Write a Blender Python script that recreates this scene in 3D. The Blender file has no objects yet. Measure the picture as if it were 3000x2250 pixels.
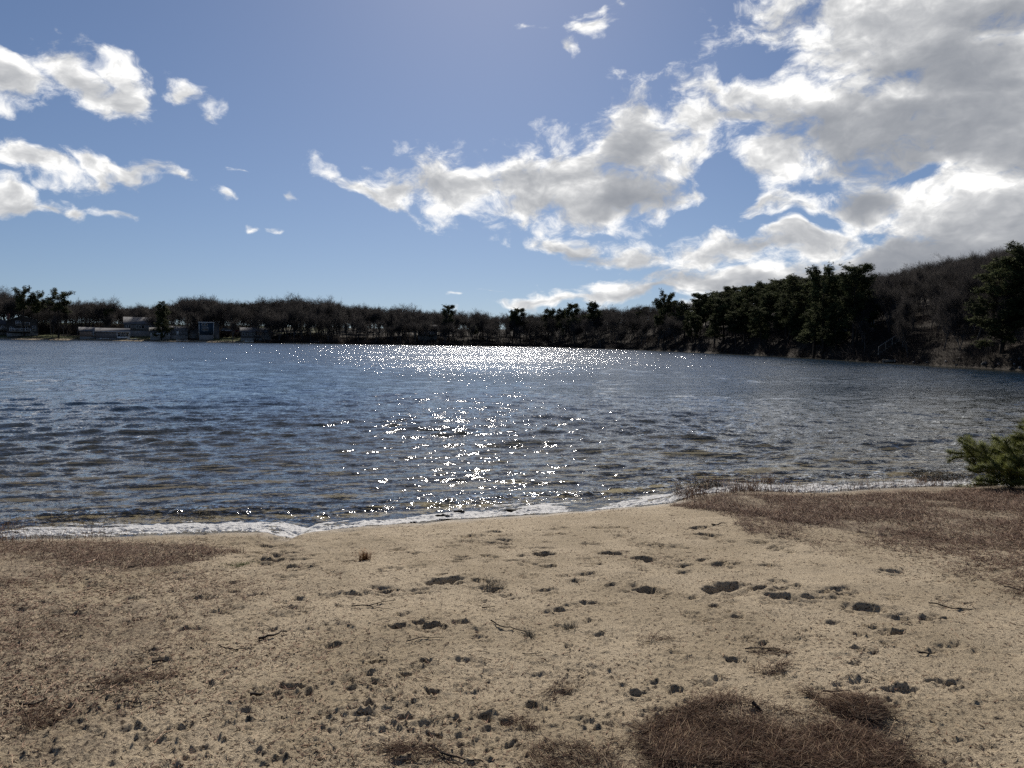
import bpy, math, random
import numpy as np
from mathutils import Matrix, Vector

# ------------------------------------------------------------------ camera
S = bpy.context.scene
FPX = 731.0                     # focal length in pixels of a 1024 wide frame
CAM_Z = 2.15
PITCH = math.radians(3.37)
ROLL = math.radians(0.84)
cam_data = bpy.data.cameras.new('camera')
cam_data.sensor_width = 36.0
cam_data.lens = 36.0 * FPX / 1024.0
cam_data.clip_start = 0.05
cam_data.clip_end = 8000.0
cam = bpy.data.objects.new('camera', cam_data)
S.collection.objects.link(cam)
S.camera = cam
fwd = Vector((0, math.cos(PITCH), -math.sin(PITCH)))
right0 = Vector((1, 0, 0))
up0 = right0.cross(fwd)
right = (right0 * math.cos(ROLL) + up0 * math.sin(ROLL)).normalized()
up = right.cross(fwd).normalized()
cam.matrix_world = Matrix(((right.x, up.x, -fwd.x, 0), (right.y, up.y, -fwd.y, 0),
                           (right.z, up.z, -fwd.z, CAM_Z), (0, 0, 0, 1)))
R_, U_, F_ = np.array(right), np.array(up), np.array(fwd)

def ray(px, py):
    """direction through a point of the photograph (1024x768 pixels)"""
    return F_ + R_ * ((px - 512.0) / FPX) + U_ * ((384.0 - py) / FPX)

def at_depth(px, py, Y):
    d = ray(px, py)
    return np.array([d[0] / d[1] * Y, Y, CAM_Z + d[2] / d[1] * Y])

# ------------------------------------------------------------------ light
SUN_AZ = math.radians(-2.0)     # from +Y towards +X
SUN_EL = math.radians(37.0)
sun_dir = Vector((math.sin(SUN_AZ) * math.cos(SUN_EL), math.cos(SUN_AZ) * math.cos(SUN_EL), math.sin(SUN_EL)))
sd = bpy.data.lights.new('sun', 'SUN')
sd.energy = 5.0
sd.angle = math.radians(0.53)
sd.color = (1.0, 0.93, 0.84)
sun = bpy.data.objects.new('sun', sd)
S.collection.objects.link(sun)
sun.rotation_euler = sun_dir.to_track_quat('Z', 'Y').to_euler()
sun.location = (0, 0, 60)

S.view_settings.view_transform = 'Standard'
S.view_settings.look = 'None'
S.view_settings.exposure = 0.07
S.view_settings.gamma = 1.0
S.view_settings.use_curve_mapping = False
S.cycles.use_denoising = False
S.cycles.max_bounces = 6
S.cycles.diffuse_bounces = 3
S.cycles.glossy_bounces = 3
S.cycles.transparent_max_bounces = 8
S.cycles.caustics_reflective = False
S.cycles.caustics_refractive = False
S.cycles.sample_clamp_indirect = 4.0

# ------------------------------------------------------------------ node helpers
class NT:
    def __init__(self, tree):
        self.t = tree; self.n = tree.nodes; self.l = tree.links
    def new(self, typ, **kw):
        nd = self.n.new(typ)
        for k, v in kw.items(): setattr(nd, k, v)
        return nd
    def put(self, sock, v):
        if v is None: return
        if isinstance(v, bpy.types.NodeSocket): self.l.new(v, sock)
        else: sock.default_value = v
    def math(self, op, a, b=None, c=None, clamp=False):
        nd = self.new('ShaderNodeMath', operation=op, use_clamp=clamp)
        self.put(nd.inputs[0], a); self.put(nd.inputs[1], b); self.put(nd.inputs[2], c)
        return nd.outputs[0]
    def vmath(self, op, a, b=None, out=0, scale=None):
        nd = self.new('ShaderNodeVectorMath', operation=op)
        self.put(nd.inputs[0], a); self.put(nd.inputs[1], b)
        if scale is not None: self.put(nd.inputs['Scale'], scale)
        return nd.outputs[out]
    def xyz(self, x, y, z):
        nd = self.new('ShaderNodeCombineXYZ')
        self.put(nd.inputs[0], x); self.put(nd.inputs[1], y); self.put(nd.inputs[2], z)
        return nd.outputs[0]
    def sep(self, v):
        nd = self.new('ShaderNodeSeparateXYZ'); self.put(nd.inputs[0], v)
        return nd.outputs
    def noise(self, vec, scale, detail=2.0, rough=0.5, dist=0.0, out=0, dims='3D', lac=2.0):
        nd = self.new('ShaderNodeTexNoise', noise_dimensions=dims)
        self.put(nd.inputs['Vector'], vec)
        nd.inputs['Scale'].default_value = scale; nd.inputs['Detail'].default_value = detail
        nd.inputs['Roughness'].default_value = rough; nd.inputs['Distortion'].default_value = dist
        nd.inputs['Lacunarity'].default_value = lac
        return nd.outputs[out]
    def ss(self, v, a, b, to0=0.0, to1=1.0):
        nd = self.new('ShaderNodeMapRange', interpolation_type='SMOOTHSTEP')
        self.put(nd.inputs['Value'], v)
        nd.inputs['From Min'].default_value = a; nd.inputs['From Max'].default_value = b
        nd.inputs['To Min'].default_value = to0; nd.inputs['To Max'].default_value = to1
        return nd.outputs[0]
    def lin(self, v, a, b, to0=0.0, to1=1.0):
        nd = self.new('ShaderNodeMapRange')
        self.put(nd.inputs['Value'], v)
        nd.inputs['From Min'].default_value = a; nd.inputs['From Max'].default_value = b
        nd.inputs['To Min'].default_value = to0; nd.inputs['To Max'].default_value = to1
        return nd.outputs[0]
    def mix(self, f, a, b, mode='MIX'):
        nd = self.new('ShaderNodeMix', data_type='RGBA', blend_type=mode)
        self.put(nd.inputs[0], f)
        for s, v in ((nd.inputs[6], a), (nd.inputs[7], b)):
            if isinstance(v, tuple) and len(v) == 3: v = v + (1.0,)
            self.put(s, v)
        return nd.outputs[2]

# ------------------------------------------------------------------ sky with clouds
W = bpy.data.worlds.new('World'); S.world = W; W.use_nodes = True
W.cycles.sampling_method = 'MANUAL'; W.cycles.sample_map_resolution = 1024
wt = NT(W.node_tree); W.node_tree.nodes.clear()

def azel(px, py):
    d = ray(px, py); d = d / np.linalg.norm(d)
    return math.atan2(d[0], d[1]), math.asin(d[2])

K = 1024.0 / 2212.0
# cloud bodies: x, y, half width, half height, tilt (degrees, down to the right), weight
BL = [(25,165,140,52,10,1),(165,172,160,40,26,1),(280,222,70,34,45,.9),(230,160,90,34,30,.55),(405,198,44,22,5,.62),(465,235,26,22,50,.5),
 (55,350,180,38,8,1),(190,355,75,26,15,.85),(272,370,80,30,5,.95),(218,388,34,18,30,.7),(372,392,52,13,8,.58),(530,389,46,17,5,.68),(626,399,14,12,0,.5),
 (25,440,110,26,12,.95),(112,450,36,14,10,.7),(168,464,42,15,28,.78),(250,466,50,10,8,.5),(478,452,26,9,22,.5),(540,493,18,6,0,.42),(610,490,22,6,0,.42),
 (1010,405,190,70,0,1.05),(1190,390,220,92,-5,1.1),(1385,330,130,120,-15,1.1),(1320,440,170,58,0,1.05),(790,418,110,19,22,.62),(850,412,70,28,5,.85),(1480,350,60,120,0,.6),
 (1245,517,110,36,8,.95),(1330,545,130,36,8,.95),
 (1290,26,44,17,0,.52),(1285,64,56,20,-10,.55),(1156,72,36,14,15,.5),(1232,122,24,26,-40,.55),(1335,20,15,28,0,.45),(1232,150,10,8,0,.3),
 (2000,60,480,180,0,1.2),(2150,250,380,330,0,1.3),(1620,195,220,34,8,.75),(1580,240,230,42,4,.85),(1870,270,330,160,0,1.15),(1700,330,130,80,0,.9),(1690,70,90,60,0,.55),
 (1660,430,170,40,5,.9),(1510,415,120,55,-15,.72),(1890,420,190,64,0,.95),(2130,460,300,120,0,1.1),(1640,525,260,60,-6,1.05),(1950,560,520,95,-8,1.2),
 (1600,600,400,44,-7,1.1),(1420,636,330,24,-6,.95),(1160,662,170,12,-4,.75),(1060,636,50,6,3,.5),(980,640,30,5,0,.4)]
GAP = [(1578,392,62,72,0,1.0),(1760,462,70,22,0,.7),(1640,478,90,20,-5,.5),(1985,372,90,16,-5,.55),(1610,290,40,40,0,.5),(1520,460,70,20,-15,.5),(1640,130,120,26,0,.6)]
DK = [(2060,150,210,75,8,1.0),(2150,40,120,50,0,.5),(1760,20,120,40,0,.3),(1950,300,330,85,0,1.0),(1880,425,70,32,0,.65),(1395,425,120,42,-5,.9),(1160,405,200,45,0,.35),(1340,345,120,50,-10,.35),
 (1270,540,90,26,15,.55),(2080,555,500,85,-7,1.25),(1780,605,380,40,-6,.8),(1950,650,420,30,-6,.7),(2160,470,140,60,0,.6),(1500,640,320,13,-5,.4),(1640,520,90,24,10,.4),(1000,420,120,30,0,.22),(1110,330,60,30,0,.1)]
BL += [(1900,655,560,50,-6,1.15),(2150,640,260,60,0,1.1)]
DK.append((2250,330,200,260,0,.55))


tc = wt.new('ShaderNodeTexCoord')
dirv = wt.vmath('NORMALIZE', tc.outputs['Generated'])
dx, dy, dz = wt.sep(dirv)
az = wt.math('ARCTAN2', dx, dy)
el = wt.math('ARCSINE', dz)
P0_, az_, el_, dz_ = wt.xyz(az, el, 1.0), az, el, dz

def params(b):
    x, y, rx, ry, rot, w = b
    a, e = azel(x * K, y * K)
    ca = math.cos(a); r = math.radians(-rot)
    sx = max(rx, 1) * K / FPX * ca * ca * 1.12; sy = max(ry, 1) * K / FPX * ca * 1.12
    return a, e, sx, sy, math.cos(r), math.sin(r), w

def near(b, box):
    """does this cloud body reach into the part of the sky az0, az1, el0, el1?"""
    a, e, sx, sy, c, s_, w = params(b)
    qa = np.linspace(box[0], box[1], 25)[:, None] - a; qe = np.linspace(box[2], box[3], 13)[None] - e
    u = (c * qa + s_ * qe) / (sx + 0.03); v = (-s_ * qa + c * qe) / (sy + 0.03)
    return bool((u * u + v * v < 1.9 ** 2).any())

def sky_part(box, skyc):
    """clear sky with the clouds of one part of the sky; box None: the broken clouds outside the frame"""
    tree = bpy.data.node_groups.new('sky_part', 'ShaderNodeTree')
    for nm, st in (('P', 'Vector'), ('az', 'Float'), ('el', 'Float'), ('dz', 'Float'), ('sky', 'Color')):
        tree.interface.new_socket(name=nm, in_out='INPUT', socket_type='NodeSocket' + st)
    tree.interface.new_socket(name='S', in_out='OUTPUT', socket_type='NodeSocketShader')
    outer = (P0_, az_, el_, dz_, skyc)
    g = NT(tree)
    gi = g.new('NodeGroupInput'); go = g.new('NodeGroupOutput')
    P0, az, el, dz, skyc = gi.outputs[:5]
    stretch = g.vmath('MULTIPLY', P0, (1.0, 1.55, 1.0))
    warp = g.noise(stretch, 9.0, 3.0, 0.55, out=1)
    w1 = g.vmath('SCALE', g.vmath('SUBTRACT', warp, (0.5, 0.5, 0.5)), scale=0.085)
    P1 = g.vmath('ADD', g.vmath('MULTIPLY', w1, (1.0, 1.0, 0.0)), P0)
    chain = [None]
    def blob(b):
        a, e, sx, sy, c, s_, w = params(b)
        vin = P1
        if chain[0] is not None:      # one body after another: keeps the shader's stack small
            vin = g.vmath('ADD', P1, g.vmath('SCALE', (0.0, 0.0, 1e-5), scale=chain[0]))
        u = g.vmath('DOT_PRODUCT', vin, (c / sx, s_ / sx, -(a * c + e * s_) / sx), out=1)
        v = g.vmath('DOT_PRODUCT', vin, (-s_ / sy, c / sy, (a * s_ - e * c) / sy), out=1)
        q = g.math('MULTIPLY_ADD', v, v, g.math('MULTIPLY', u, u))
        return g.math('MULTIPLY_ADD', g.math('SQRT', q), -w, w)
    def field(lst, k=0.15):
        acc = None
        for b in lst:
            f = blob(b)
            acc = f if acc is None else g.math('SMOOTH_MAX', acc, f, k)
            chain[0] = acc
        return acc
    # the rest of the sky: the same kind of broken clouds
    s0 = (az, el)
    side = g.math('MAXIMUM', g.ss(s0[0], 0.66, 0.95), g.math('MAXIMUM', g.ss(s0[0], -0.66, -0.9), g.math('MULTIPLY', g.ss(s0[1], 0.47, 0.7), g.ss(s0[1], 0.55, 0.95))))
    rest = g.math('SUBTRACT', g.noise(P0, 2.6, 1.0, 0.5), g.lin(s0[0], -1.2, 1.2, 0.56, 0.44))
    F2 = g.math('MULTIPLY_ADD', rest, 4.0, -1.2)
    F2 = g.math('MULTIPLY_ADD', side, 1.35, g.math('SUBTRACT', F2, 0.8))
    F = g.math('MINIMUM', F2, 0.6)
    Dk = 0.0
    if box:
        bl = [b for b in BL if near(b, box)]; gp = [b for b in GAP if near(b, box)]; dk = [b for b in DK if near(b, box)]
        if bl: F = g.math('SMOOTH_MAX', field(bl), F, 0.1)
        if gp: F = g.math('MULTIPLY_ADD', g.math('MAXIMUM', field(gp, 0.05), 0.0), -1.3, F)
        if dk: Dk = g.math('MAXIMUM', field(dk, 0.1), 0.0)
    stw = g.vmath('ADD', stretch, g.vmath('SCALE', w1, scale=0.9))
    n1 = g.noise(stw, 14.0, 7.0, 0.64)
    n3 = g.noise(g.vmath('ADD', stw, (0.0, 0.026, 0.0)), 14.0, 5.0, 0.62)
    n2 = g.math('MULTIPLY_ADD', g.noise(stretch, 4.0, 1.0, 0.5), 0.5, -0.25)
    n1m = g.math('MULTIPLY_ADD', n1, 2.7, -1.42)
    D = g.math('ADD', F, g.math('ADD', n1m, n2))
    D2 = g.math('ADD', F, g.math('ADD', g.math('MULTIPLY_ADD', n3, 2.1, -1.08), n2))
    mask = g.math('MULTIPLY', g.ss(D, 0.0, 0.62), g.ss(dz, -0.002, 0.01))
    core = g.math('ADD', g.math('MULTIPLY', g.ss(D, 0.25, 1.35), 0.16), g.math('MULTIPLY', g.ss(D2, 0.1, 1.3), 0.34))
    fine = g.math('SUBTRACT', g.noise(stretch, 10.0, 4.0, 0.55), 0.5)
    dkm = g.ss(g.math('MULTIPLY_ADD', fine, 1.1, Dk), 0.0, 0.75)
    core = g.math('ADD', core, g.math('MULTIPLY', dkm, 0.85))
    core = g.math('ADD', core, g.math('MULTIPLY', g.math('SUBTRACT', n3, n1), 1.3))
    core = g.math('MAXIMUM', g.math('ADD', core, g.math('MULTIPLY', fine, 0.9)), 0.0)
    core = g.math('MULTIPLY', g.math('DIVIDE', core, g.math('ADD', core, 0.42)), 1.05)
    cloud_col = g.mix(core, CLOUD_LIT, CLOUD_DARK)
    bg = g.new('ShaderNodeBackground'); g.put(bg.inputs[0], g.mix(mask, skyc, cloud_col))
    bg.inputs[1].default_value = SKY_STRENGTH
    g.put(go.inputs[0], bg.outputs[0])
    nd = wt.new('ShaderNodeGroup'); nd.node_tree = tree
    for sk, v in zip(nd.inputs, outer): wt.put(sk, v)
    return nd.outputs[0]

SKY_STRENGTH = 0.06
CLOUD_LIT = (17.0, 16.9, 16.6)
CLOUD_DARK = (1.9, 2.3, 3.1)
sky = wt.new('ShaderNodeTexSky', sky_type='NISHITA')
sky.sun_disc = False
sky.sun_elevation = SUN_EL
sky.sun_rotation = SUN_AZ
sky.air_density = 1.0; sky.dust_density = 0.25; sky.ozone_density = 3.0; sky.altitude = 20
wt.put(sky.inputs[0], wt.vmath('NORMALIZE', wt.vmath('ADD', dirv, (0.0, 0.0, 0.055))))
skyc = wt.mix(1.0, sky.outputs[0], (0.92, 0.93, 1.02), 'MULTIPLY')
def pick(value, edge, below, above):
    m = wt.new('ShaderNodeMixShader')
    wt.put(m.inputs[0], wt.math('GREATER_THAN', value, edge)); wt.put(m.inputs[1], below); wt.put(m.inputs[2], above)
    return m.outputs[0]
outside = sky_part(None, skyc)
p_left = sky_part((-0.68, -0.17, 0.0, 0.50), skyc)
p_mid = sky_part((-0.17, 0.13, 0.0, 0.50), skyc)
p_low = sky_part((0.13, 0.68, 0.0, 0.20), skyc)
p_high = sky_part((0.13, 0.68, 0.20, 0.50), skyc)
inner = pick(az, -0.17, p_left, pick(az, 0.13, p_mid, pick(el, 0.20, p_low, p_high)))
inside = pick(wt.math('ABSOLUTE', az), 0.68, pick(el, 0.50, inner, outside), outside)
clear = wt.new('ShaderNodeBackground'); wt.put(clear.inputs[0], skyc); clear.inputs[1].default_value = SKY_STRENGTH
wo = wt.new('ShaderNodeOutputWorld'); wt.put(wo.inputs[0], pick(el, -0.01, clear.outputs[0], inside))

# ------------------------------------------------------------------ numpy helpers
def _hash(ix, iy, seed):
    h = (ix.astype(np.int64) * 374761393 + iy.astype(np.int64) * 668265263 + seed * 982451653) & 0xFFFFFFFF
    h = ((h ^ (h >> 13)) * 1274126177) & 0xFFFFFFFF
    h = h ^ (h >> 16)
    return (h & 0xFFFF).astype(np.float32) / 65535.0

def vnoise(x, y, seed=0):
    fx = np.floor(x); fy = np.floor(y)
    tx = (x - fx).astype(np.float32); ty = (y - fy).astype(np.float32)
    ix = fx.astype(np.int64); iy = fy.astype(np.int64)
    tx = tx * tx * (3 - 2 * tx); ty = ty * ty * (3 - 2 * ty)
    a = _hash(ix, iy, seed); b = _hash(ix + 1, iy, seed); c = _hash(ix, iy + 1, seed); d = _hash(ix + 1, iy + 1, seed)
    return (a + (b - a) * tx) * (1 - ty) + (c + (d - c) * tx) * ty - 0.5

def fbm(x, y, octaves, seed=0, gain=0.5):
    s = 0.0; a = 1.0; f = 1.0
    for i in range(octaves):
        s = s + a * vnoise(x * f + 17.3 * i, y * f - 9.1 * i, seed + i)
        a *= gain; f *= 2.03
    return s

def sstep(x, a, b):
    t = np.clip((x - a) / (b - a), 0, 1)
    return t * t * (3 - 2 * t)

def link(o, parent=None):
    S.collection.objects.link(o)
    if parent: o.parent = parent
    return o

def mesh_data(name, verts, faces, mat=None, smooth=False, attrs=None):
    """faces: a list of (n, k) int arrays"""
    me = bpy.data.meshes.new(name)
    verts = np.asarray(verts, np.float32)
    fl = [np.asarray(f, np.int32) for f in (faces if isinstance(faces, list) else [faces]) if len(f)]
    nl = sum(f.size for f in fl); nf = sum(len(f) for f in fl)
    me.vertices.add(len(verts)); me.loops.add(nl); me.polygons.add(nf)
    me.vertices.foreach_set('co', verts.ravel())
    me.loops.foreach_set('vertex_index', np.concatenate([f.ravel() for f in fl]))
    tot = np.concatenate([np.full(len(f), f.shape[1], np.int32) for f in fl])
    me.polygons.foreach_set('loop_start', (np.cumsum(tot) - tot).astype(np.int32))
    me.update(calc_edges=True)
    if smooth: me.polygons.foreach_set('use_smooth', np.ones(nf, bool))
    for k, v in (attrs or {}).items():
        at = me.attributes.new(k, 'FLOAT', 'POINT'); at.data.foreach_set('value', np.asarray(v, np.float32))
    if mat: me.materials.append(mat)
    return me

def mesh_obj(name, verts, faces, mat=None, parent=None, smooth=False, attrs=None):
    return link(bpy.data.objects.new(name, mesh_data(name, verts, faces, mat, smooth, attrs)), parent)

def tag(o, label=None, cat=None, group=None, kind=None):
    if label: o['label'] = label
    if cat: o['category'] = cat
    if group: o['group'] = group
    if kind: o['kind'] = kind
    return o

def empty(name, loc, rz=0.0, scale=1.0):
    o = bpy.data.objects.new(name, None); o.empty_display_size = 0.2
    S.collection.objects.link(o)
    o.location = loc; o.rotation_euler = (0, 0, rz); o.scale = (scale,) * 3
    return o

def grid_faces(nr, nc, wrap=False):
    i = np.arange(nr - 1)[:, None]; j = np.arange(nc if wrap else nc - 1)[None]
    a = i * nc + j; b = i * nc + (j + 1) % nc
    return np.stack([a, b, b + nc, a + nc], -1).reshape(-1, 4)

def material(name, rough=0.8, spec=0.3):
    m = bpy.data.materials.new(name); m.use_nodes = True
    t = NT(m.node_tree); m.node_tree.nodes.clear()
    out = t.new('ShaderNodeOutputMaterial')
    b = t.new('ShaderNodeBsdfPrincipled')
    b.inputs['Roughness'].default_value = rough
    b.inputs['Specular IOR Level'].default_value = spec
    t.l.new(b.outputs[0], out.inputs[0])
    return m, t, b, out

# ------------------------------------------------------------------ shape of the land
SHORE_PX = [(-260,1190),(0,1158),(200,1154),(440,1147),(590,1145),(615,1151),(645,1157),(672,1146),(700,1142),(800,1131),(900,1124),(960,1119),(1150,1106),
            (1300,1097),(1400,1088),(1450,1082),(1500,1064),(1600,1057),(1750,1062),(1900,1052),(2100,1047),(2212,1042),(2400,1036)]
SHORE_X, SHORE_Y = [], []
for _x, _y in SHORE_PX:
    d = ray(_x * K, _y * K); t_ = -(CAM_Z - 0.02) / d[2]
    SHORE_X.append(d[0] * t_); SHORE_Y.append(d[1] * t_)
SHORE_X = [-90, -40] + SHORE_X + [26, 60]
SHORE_Y = [-30, -2] + SHORE_Y + [19, 30]

def shore_s(x, y):
    """distance from the water's edge, positive on the beach"""
    return (np.interp(x, SHORE_X, SHORE_Y) - y) * 0.93

# far side of the pond: distance along the camera's azimuth, degrees -> metres
FAR_AZ = [-180,-100, -80, -60, -50, -40, -35, -20, 0, 2.6, 5, 8, 11, 15, 20, 25, 30, 35, 40, 50, 65, 80, 100, 180]
FAR_R  = [ 400, 300, 260, 300, 340, 345, 333, 292, 282, 290, 262, 236, 212, 176, 146, 118, 100, 87, 76, 58, 42, 60, 200, 400]
def far_t(x, y):
    azd = np.degrees(np.arctan2(x, y)); r = np.hypot(x, y)
    R = np.interp(azd, FAR_AZ, FAR_R)
    return (r - R * (1 + 0.012 * fbm(azd * 0.55 + 30, azd * 0 + 3.0, 3, 77))) * 0.95, azd

def ground_z(x, y):
    x = np.asarray(x, float); y = np.asarray(y, float)
    s = shore_s(x, y)
    zb = np.where(s > 0, 0.57 * (1 - np.exp(-np.maximum(s, 0) / 3.4)) + 0.004 * np.minimum(np.maximum(s, 0), 60), 0)
    zw = -2.6 * (1 - np.exp(np.minimum(s, 0) * 0.075 / 2.6)) 
    zb = np.where(s > 0, zb, zw)
    t, azd = far_t(x, y)
    steep = sstep(azd, -2, 22) * (1 - sstep(azd, 60, 80))
    a = 1.5 + 2.6 * steep; L = 9.0 - 3.0 * steep
    tp = np.maximum(t, 0)
    hill = (0.060 + 0.055 * steep) * np.minimum(tp, 110) * sstep(tp, 0, 40)
    zf = a * (1 - np.exp(-tp / L)) + hill + 0.5 * fbm(x * 0.05, y * 0.05, 3, 5) * sstep(tp, 3, 30)
    zf = np.where(t > 0, zf, -2.6 * (1 - np.exp(np.minimum(t, 0) * 0.12 / 2.6)))
    return np.maximum(zb, zf)

def px_ground(px, py, dz=0.0):
    """point of the ground under a point of the photograph (1024 px)"""
    d = ray(px, py); z = 0.5
    for _ in range(12):
        t = -(CAM_Z - z) / d[2]
        z = 0.5 * z + 0.5 * (float(ground_z(d[0] * t, d[1] * t)) + dz)
    return np.array([d[0] * t, d[1] * t, z])

def poly_world(pts, k=K):
    return np.array([px_ground(x * k, y * k)[:2] for x, y in pts])

def in_poly(px, py, poly):
    inside = np.zeros(px.shape, bool); n = len(poly)
    for i in range(n):
        x0, y0 = poly[i]; x1, y1 = poly[(i + 1) % n]
        c = ((y0 > py) != (y1 > py)) & (px < (x1 - x0) * (py - y0) / (y1 - y0 + 1e-12) + x0)
        inside ^= c
    return inside

# ------------------------------------------------------------------ footprints and scuffed places in the sand (source pixels)
def blk(lst, ox, oy, s): return [(ox + a / s, oy + b / s, c / s) for a, b, c in lst]
PRINTS = blk([(355,450,60),(420,485,80),(780,520,80),(950,520,100),(1175,510,60),(1155,550,70),(1310,500,120),(1335,585,90),(1300,455,90),(1390,335,80),(1340,375,80),(1660,330,70),(1755,330,80),(1835,335,40),(1635,438,70),(1750,505,130),(2010,445,90),(2130,460,100),(1975,545,160),(2130,585,80),(1590,640,90),(1515,680,50),(1735,710,100),(1980,750,190),(1605,820,120),(1425,860,100),(665,640,60),(640,690,180),(510,745,90),(270,735,120),(80,755,120),(985,750,120),(1310,740,80),(400,905,80),(365,985,90),(520,950,130),(570,985,110),(755,960,80),(665,995,60),(1660,1025,90),(880,1010,50),(960,355,60),(1050,380,50),(820,375,90),(710,445,80),(740,700,70),(870,680,60),(940,690,80)], 1000, 1400, 2.212)
PRINTS += blk([(1505,425,80),(1410,445,60),(1720,435,120),(1840,435,110),(1665,480,80),(1850,390,60),(1640,525,40),(1740,520,140),(1880,570,100),(2020,575,100),(1840,640,80),(1505,670,70),(1515,735,70),(1250,730,60),(1300,770,80),(1430,865,110),(885,910,60),(820,930,40),(1215,970,130),(1110,900,80),(750,710,40),(495,888,45),(635,960,50),(1880,850,110),(110,862,90),(975,675,30),(1760,990,60)], 0, 1400, 2.212)
PRINTS += blk([(95,440,90),(160,490,110),(500,540,90),(600,510,80),(590,570,70),(710,555,50),(700,595,40),(150,655,70),(240,690,110),(350,690,60),(540,700,90),(45,700,70),(15,750,50),(270,850,220),(600,815,80),(740,840,70),(620,905,160),(870,905,110),(1010,850,80),(1040,880,90),(940,865,50),(310,940,70),(205,965,50),(365,1040,110),(1190,970,150),(1240,985,90),(1420,1035,100),(1600,1040,110),(965,1055,80),(1230,1095,90),(1405,1130,100),(500,845,80),(1310,1000,40),(1370,720,110)], 2000, 1350, 2.212)
PRINTS += blk([(1010,205,90),(930,280,80),(890,200,40),(485,465,60),(1190,660,110),(1660,440,80),(1790,440,60),(1880,385,140),(2150,100,80),(1580,550,60),(2100,560,60),(2000,430,60)], 0, 1850, 2.212)
PRINTS += blk([(235,210,100),(535,205,70),(425,285,80),(180,300,70),(590,400,100),(175,500,80),(410,570,100),(750,580,70),(600,680,160),(930,555,120),(1230,470,80),(1465,118,40),(1920,410,80),(2180,400,60),(1080,580,90),(210,350,60),(130,560,150)], 1000, 1850, 2.212)
PRINTS += blk([(1490,380,130),(1740,445,80),(1850,440,90),(1525,155,90),(820,110,60),(2130,150,60),(1500,40,70),(1800,30,100),(1700,115,60),(620,220,80),(2100,380,120)], 1900, 1850, 2.458)
_r = random.Random(9)
NPR = len(PRINTS)
PRINTS += [(_r.uniform(100, 2900), 1560 + 690 * _r.random() ** 1.2, _r.uniform(22, 48)) for _ in range(230)]
ROUGH = blk([(980,420,300),(650,700,260),(200,740,240),(560,960,220),(900,720,180),(1250,500,150),(1980,560,180),(1450,650,200)], 1000, 1400, 2.212)
ROUGH += blk([(1780,480,330),(2000,770,300),(1850,880,260),(1600,940,300),(1280,760,160),(1960,560,260)], 0, 1400, 2.212)
ROUGH += blk([(620,850,300),(1000,880,300),(1450,1040,320),(250,860,220),(180,480,160),(600,540,220),(1700,1050,160)], 2000, 1350, 2.212)
ROUGH += blk([(1750,420,260),(600,560,700),(1100,700,500),(1500,650,400)], 0, 1850, 2.212)
ROUGH += blk([(300,480,400),(560,620,300),(900,560,250)], 1000, 1850, 2.212)
ROUGH += blk([(1800,520,260)], 1900, 1850, 2.458)

# ------------------------------------------------------------------ beach: one fine sheet of sand round the camera
ca = np.arange(-0.74, 0.74001, 0.00185)
ca = np.concatenate([np.linspace(-math.pi, -0.76, 60, endpoint=False), ca, np.linspace(0.76, math.pi, 60, endpoint=False)])
rr = [0.15]
while rr[-1] < 1.9: rr.append(rr[-1] * 1.12)
while rr[-1] < 12.6: rr.append(rr[-1] * 1.0027)
while rr[-1] < 60: rr.append(rr[-1] * 1.05)
rr = np.array(rr)
bx = (rr[:, None] * np.sin(ca)[None]); by = (rr[:, None] * np.cos(ca)[None])
NR, NC = bx.shape
base = ground_z(bx, by)
s_b = shore_s(bx, by)
fade = sstep(s_b, -0.05, 0.45)
wetk = 1 - sstep(s_b + 0.12 * fbm(bx * 2, by * 2, 3, 50), 0.12, 0.62)
near = bx * 0 + 1
near[rr > 14] = 0
hz = 0.034 * fbm(bx * 0.9, by * 0.9, 3, 1) + 0.016 * fbm(bx * 4.1, by * 4.1, 3, 8)
# cloddy places
rough = np.zeros_like(bx)
prints = np.zeros_like(bx)
floor_k = np.zeros_like(bx)
rg = random.Random(5)
def window(cx, cy, rad):
    r0 = math.hypot(cx, cy); a0 = math.atan2(cx, cy)
    i0, i1 = np.searchsorted(rr, [r0 - rad, r0 + rad]); j0, j1 = np.searchsorted(ca, [a0 - rad / r0, a0 + rad / r0])
    return slice(i0, i1), slice(j0, j1)
for x, y, w in ROUGH:
    c = px_ground(x * 1024 / 3000, y * 1024 / 3000)
    hw = w * 1024 / 3000 / FPX * c[1] * 0.5
    sl = window(c[0], c[1], hw * 2.2)
    X = bx[sl] - c[0]; Y = by[sl] - c[1]
    q = np.sqrt((X / hw) ** 2 + (Y / (hw * 0.75)) ** 2) + 0.5 * fbm(bx[sl] * 5, by[sl] * 5, 2, 31)
    rough[sl] = np.maximum(rough[sl], 1 - sstep(q, 0.45, 1.3))
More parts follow.
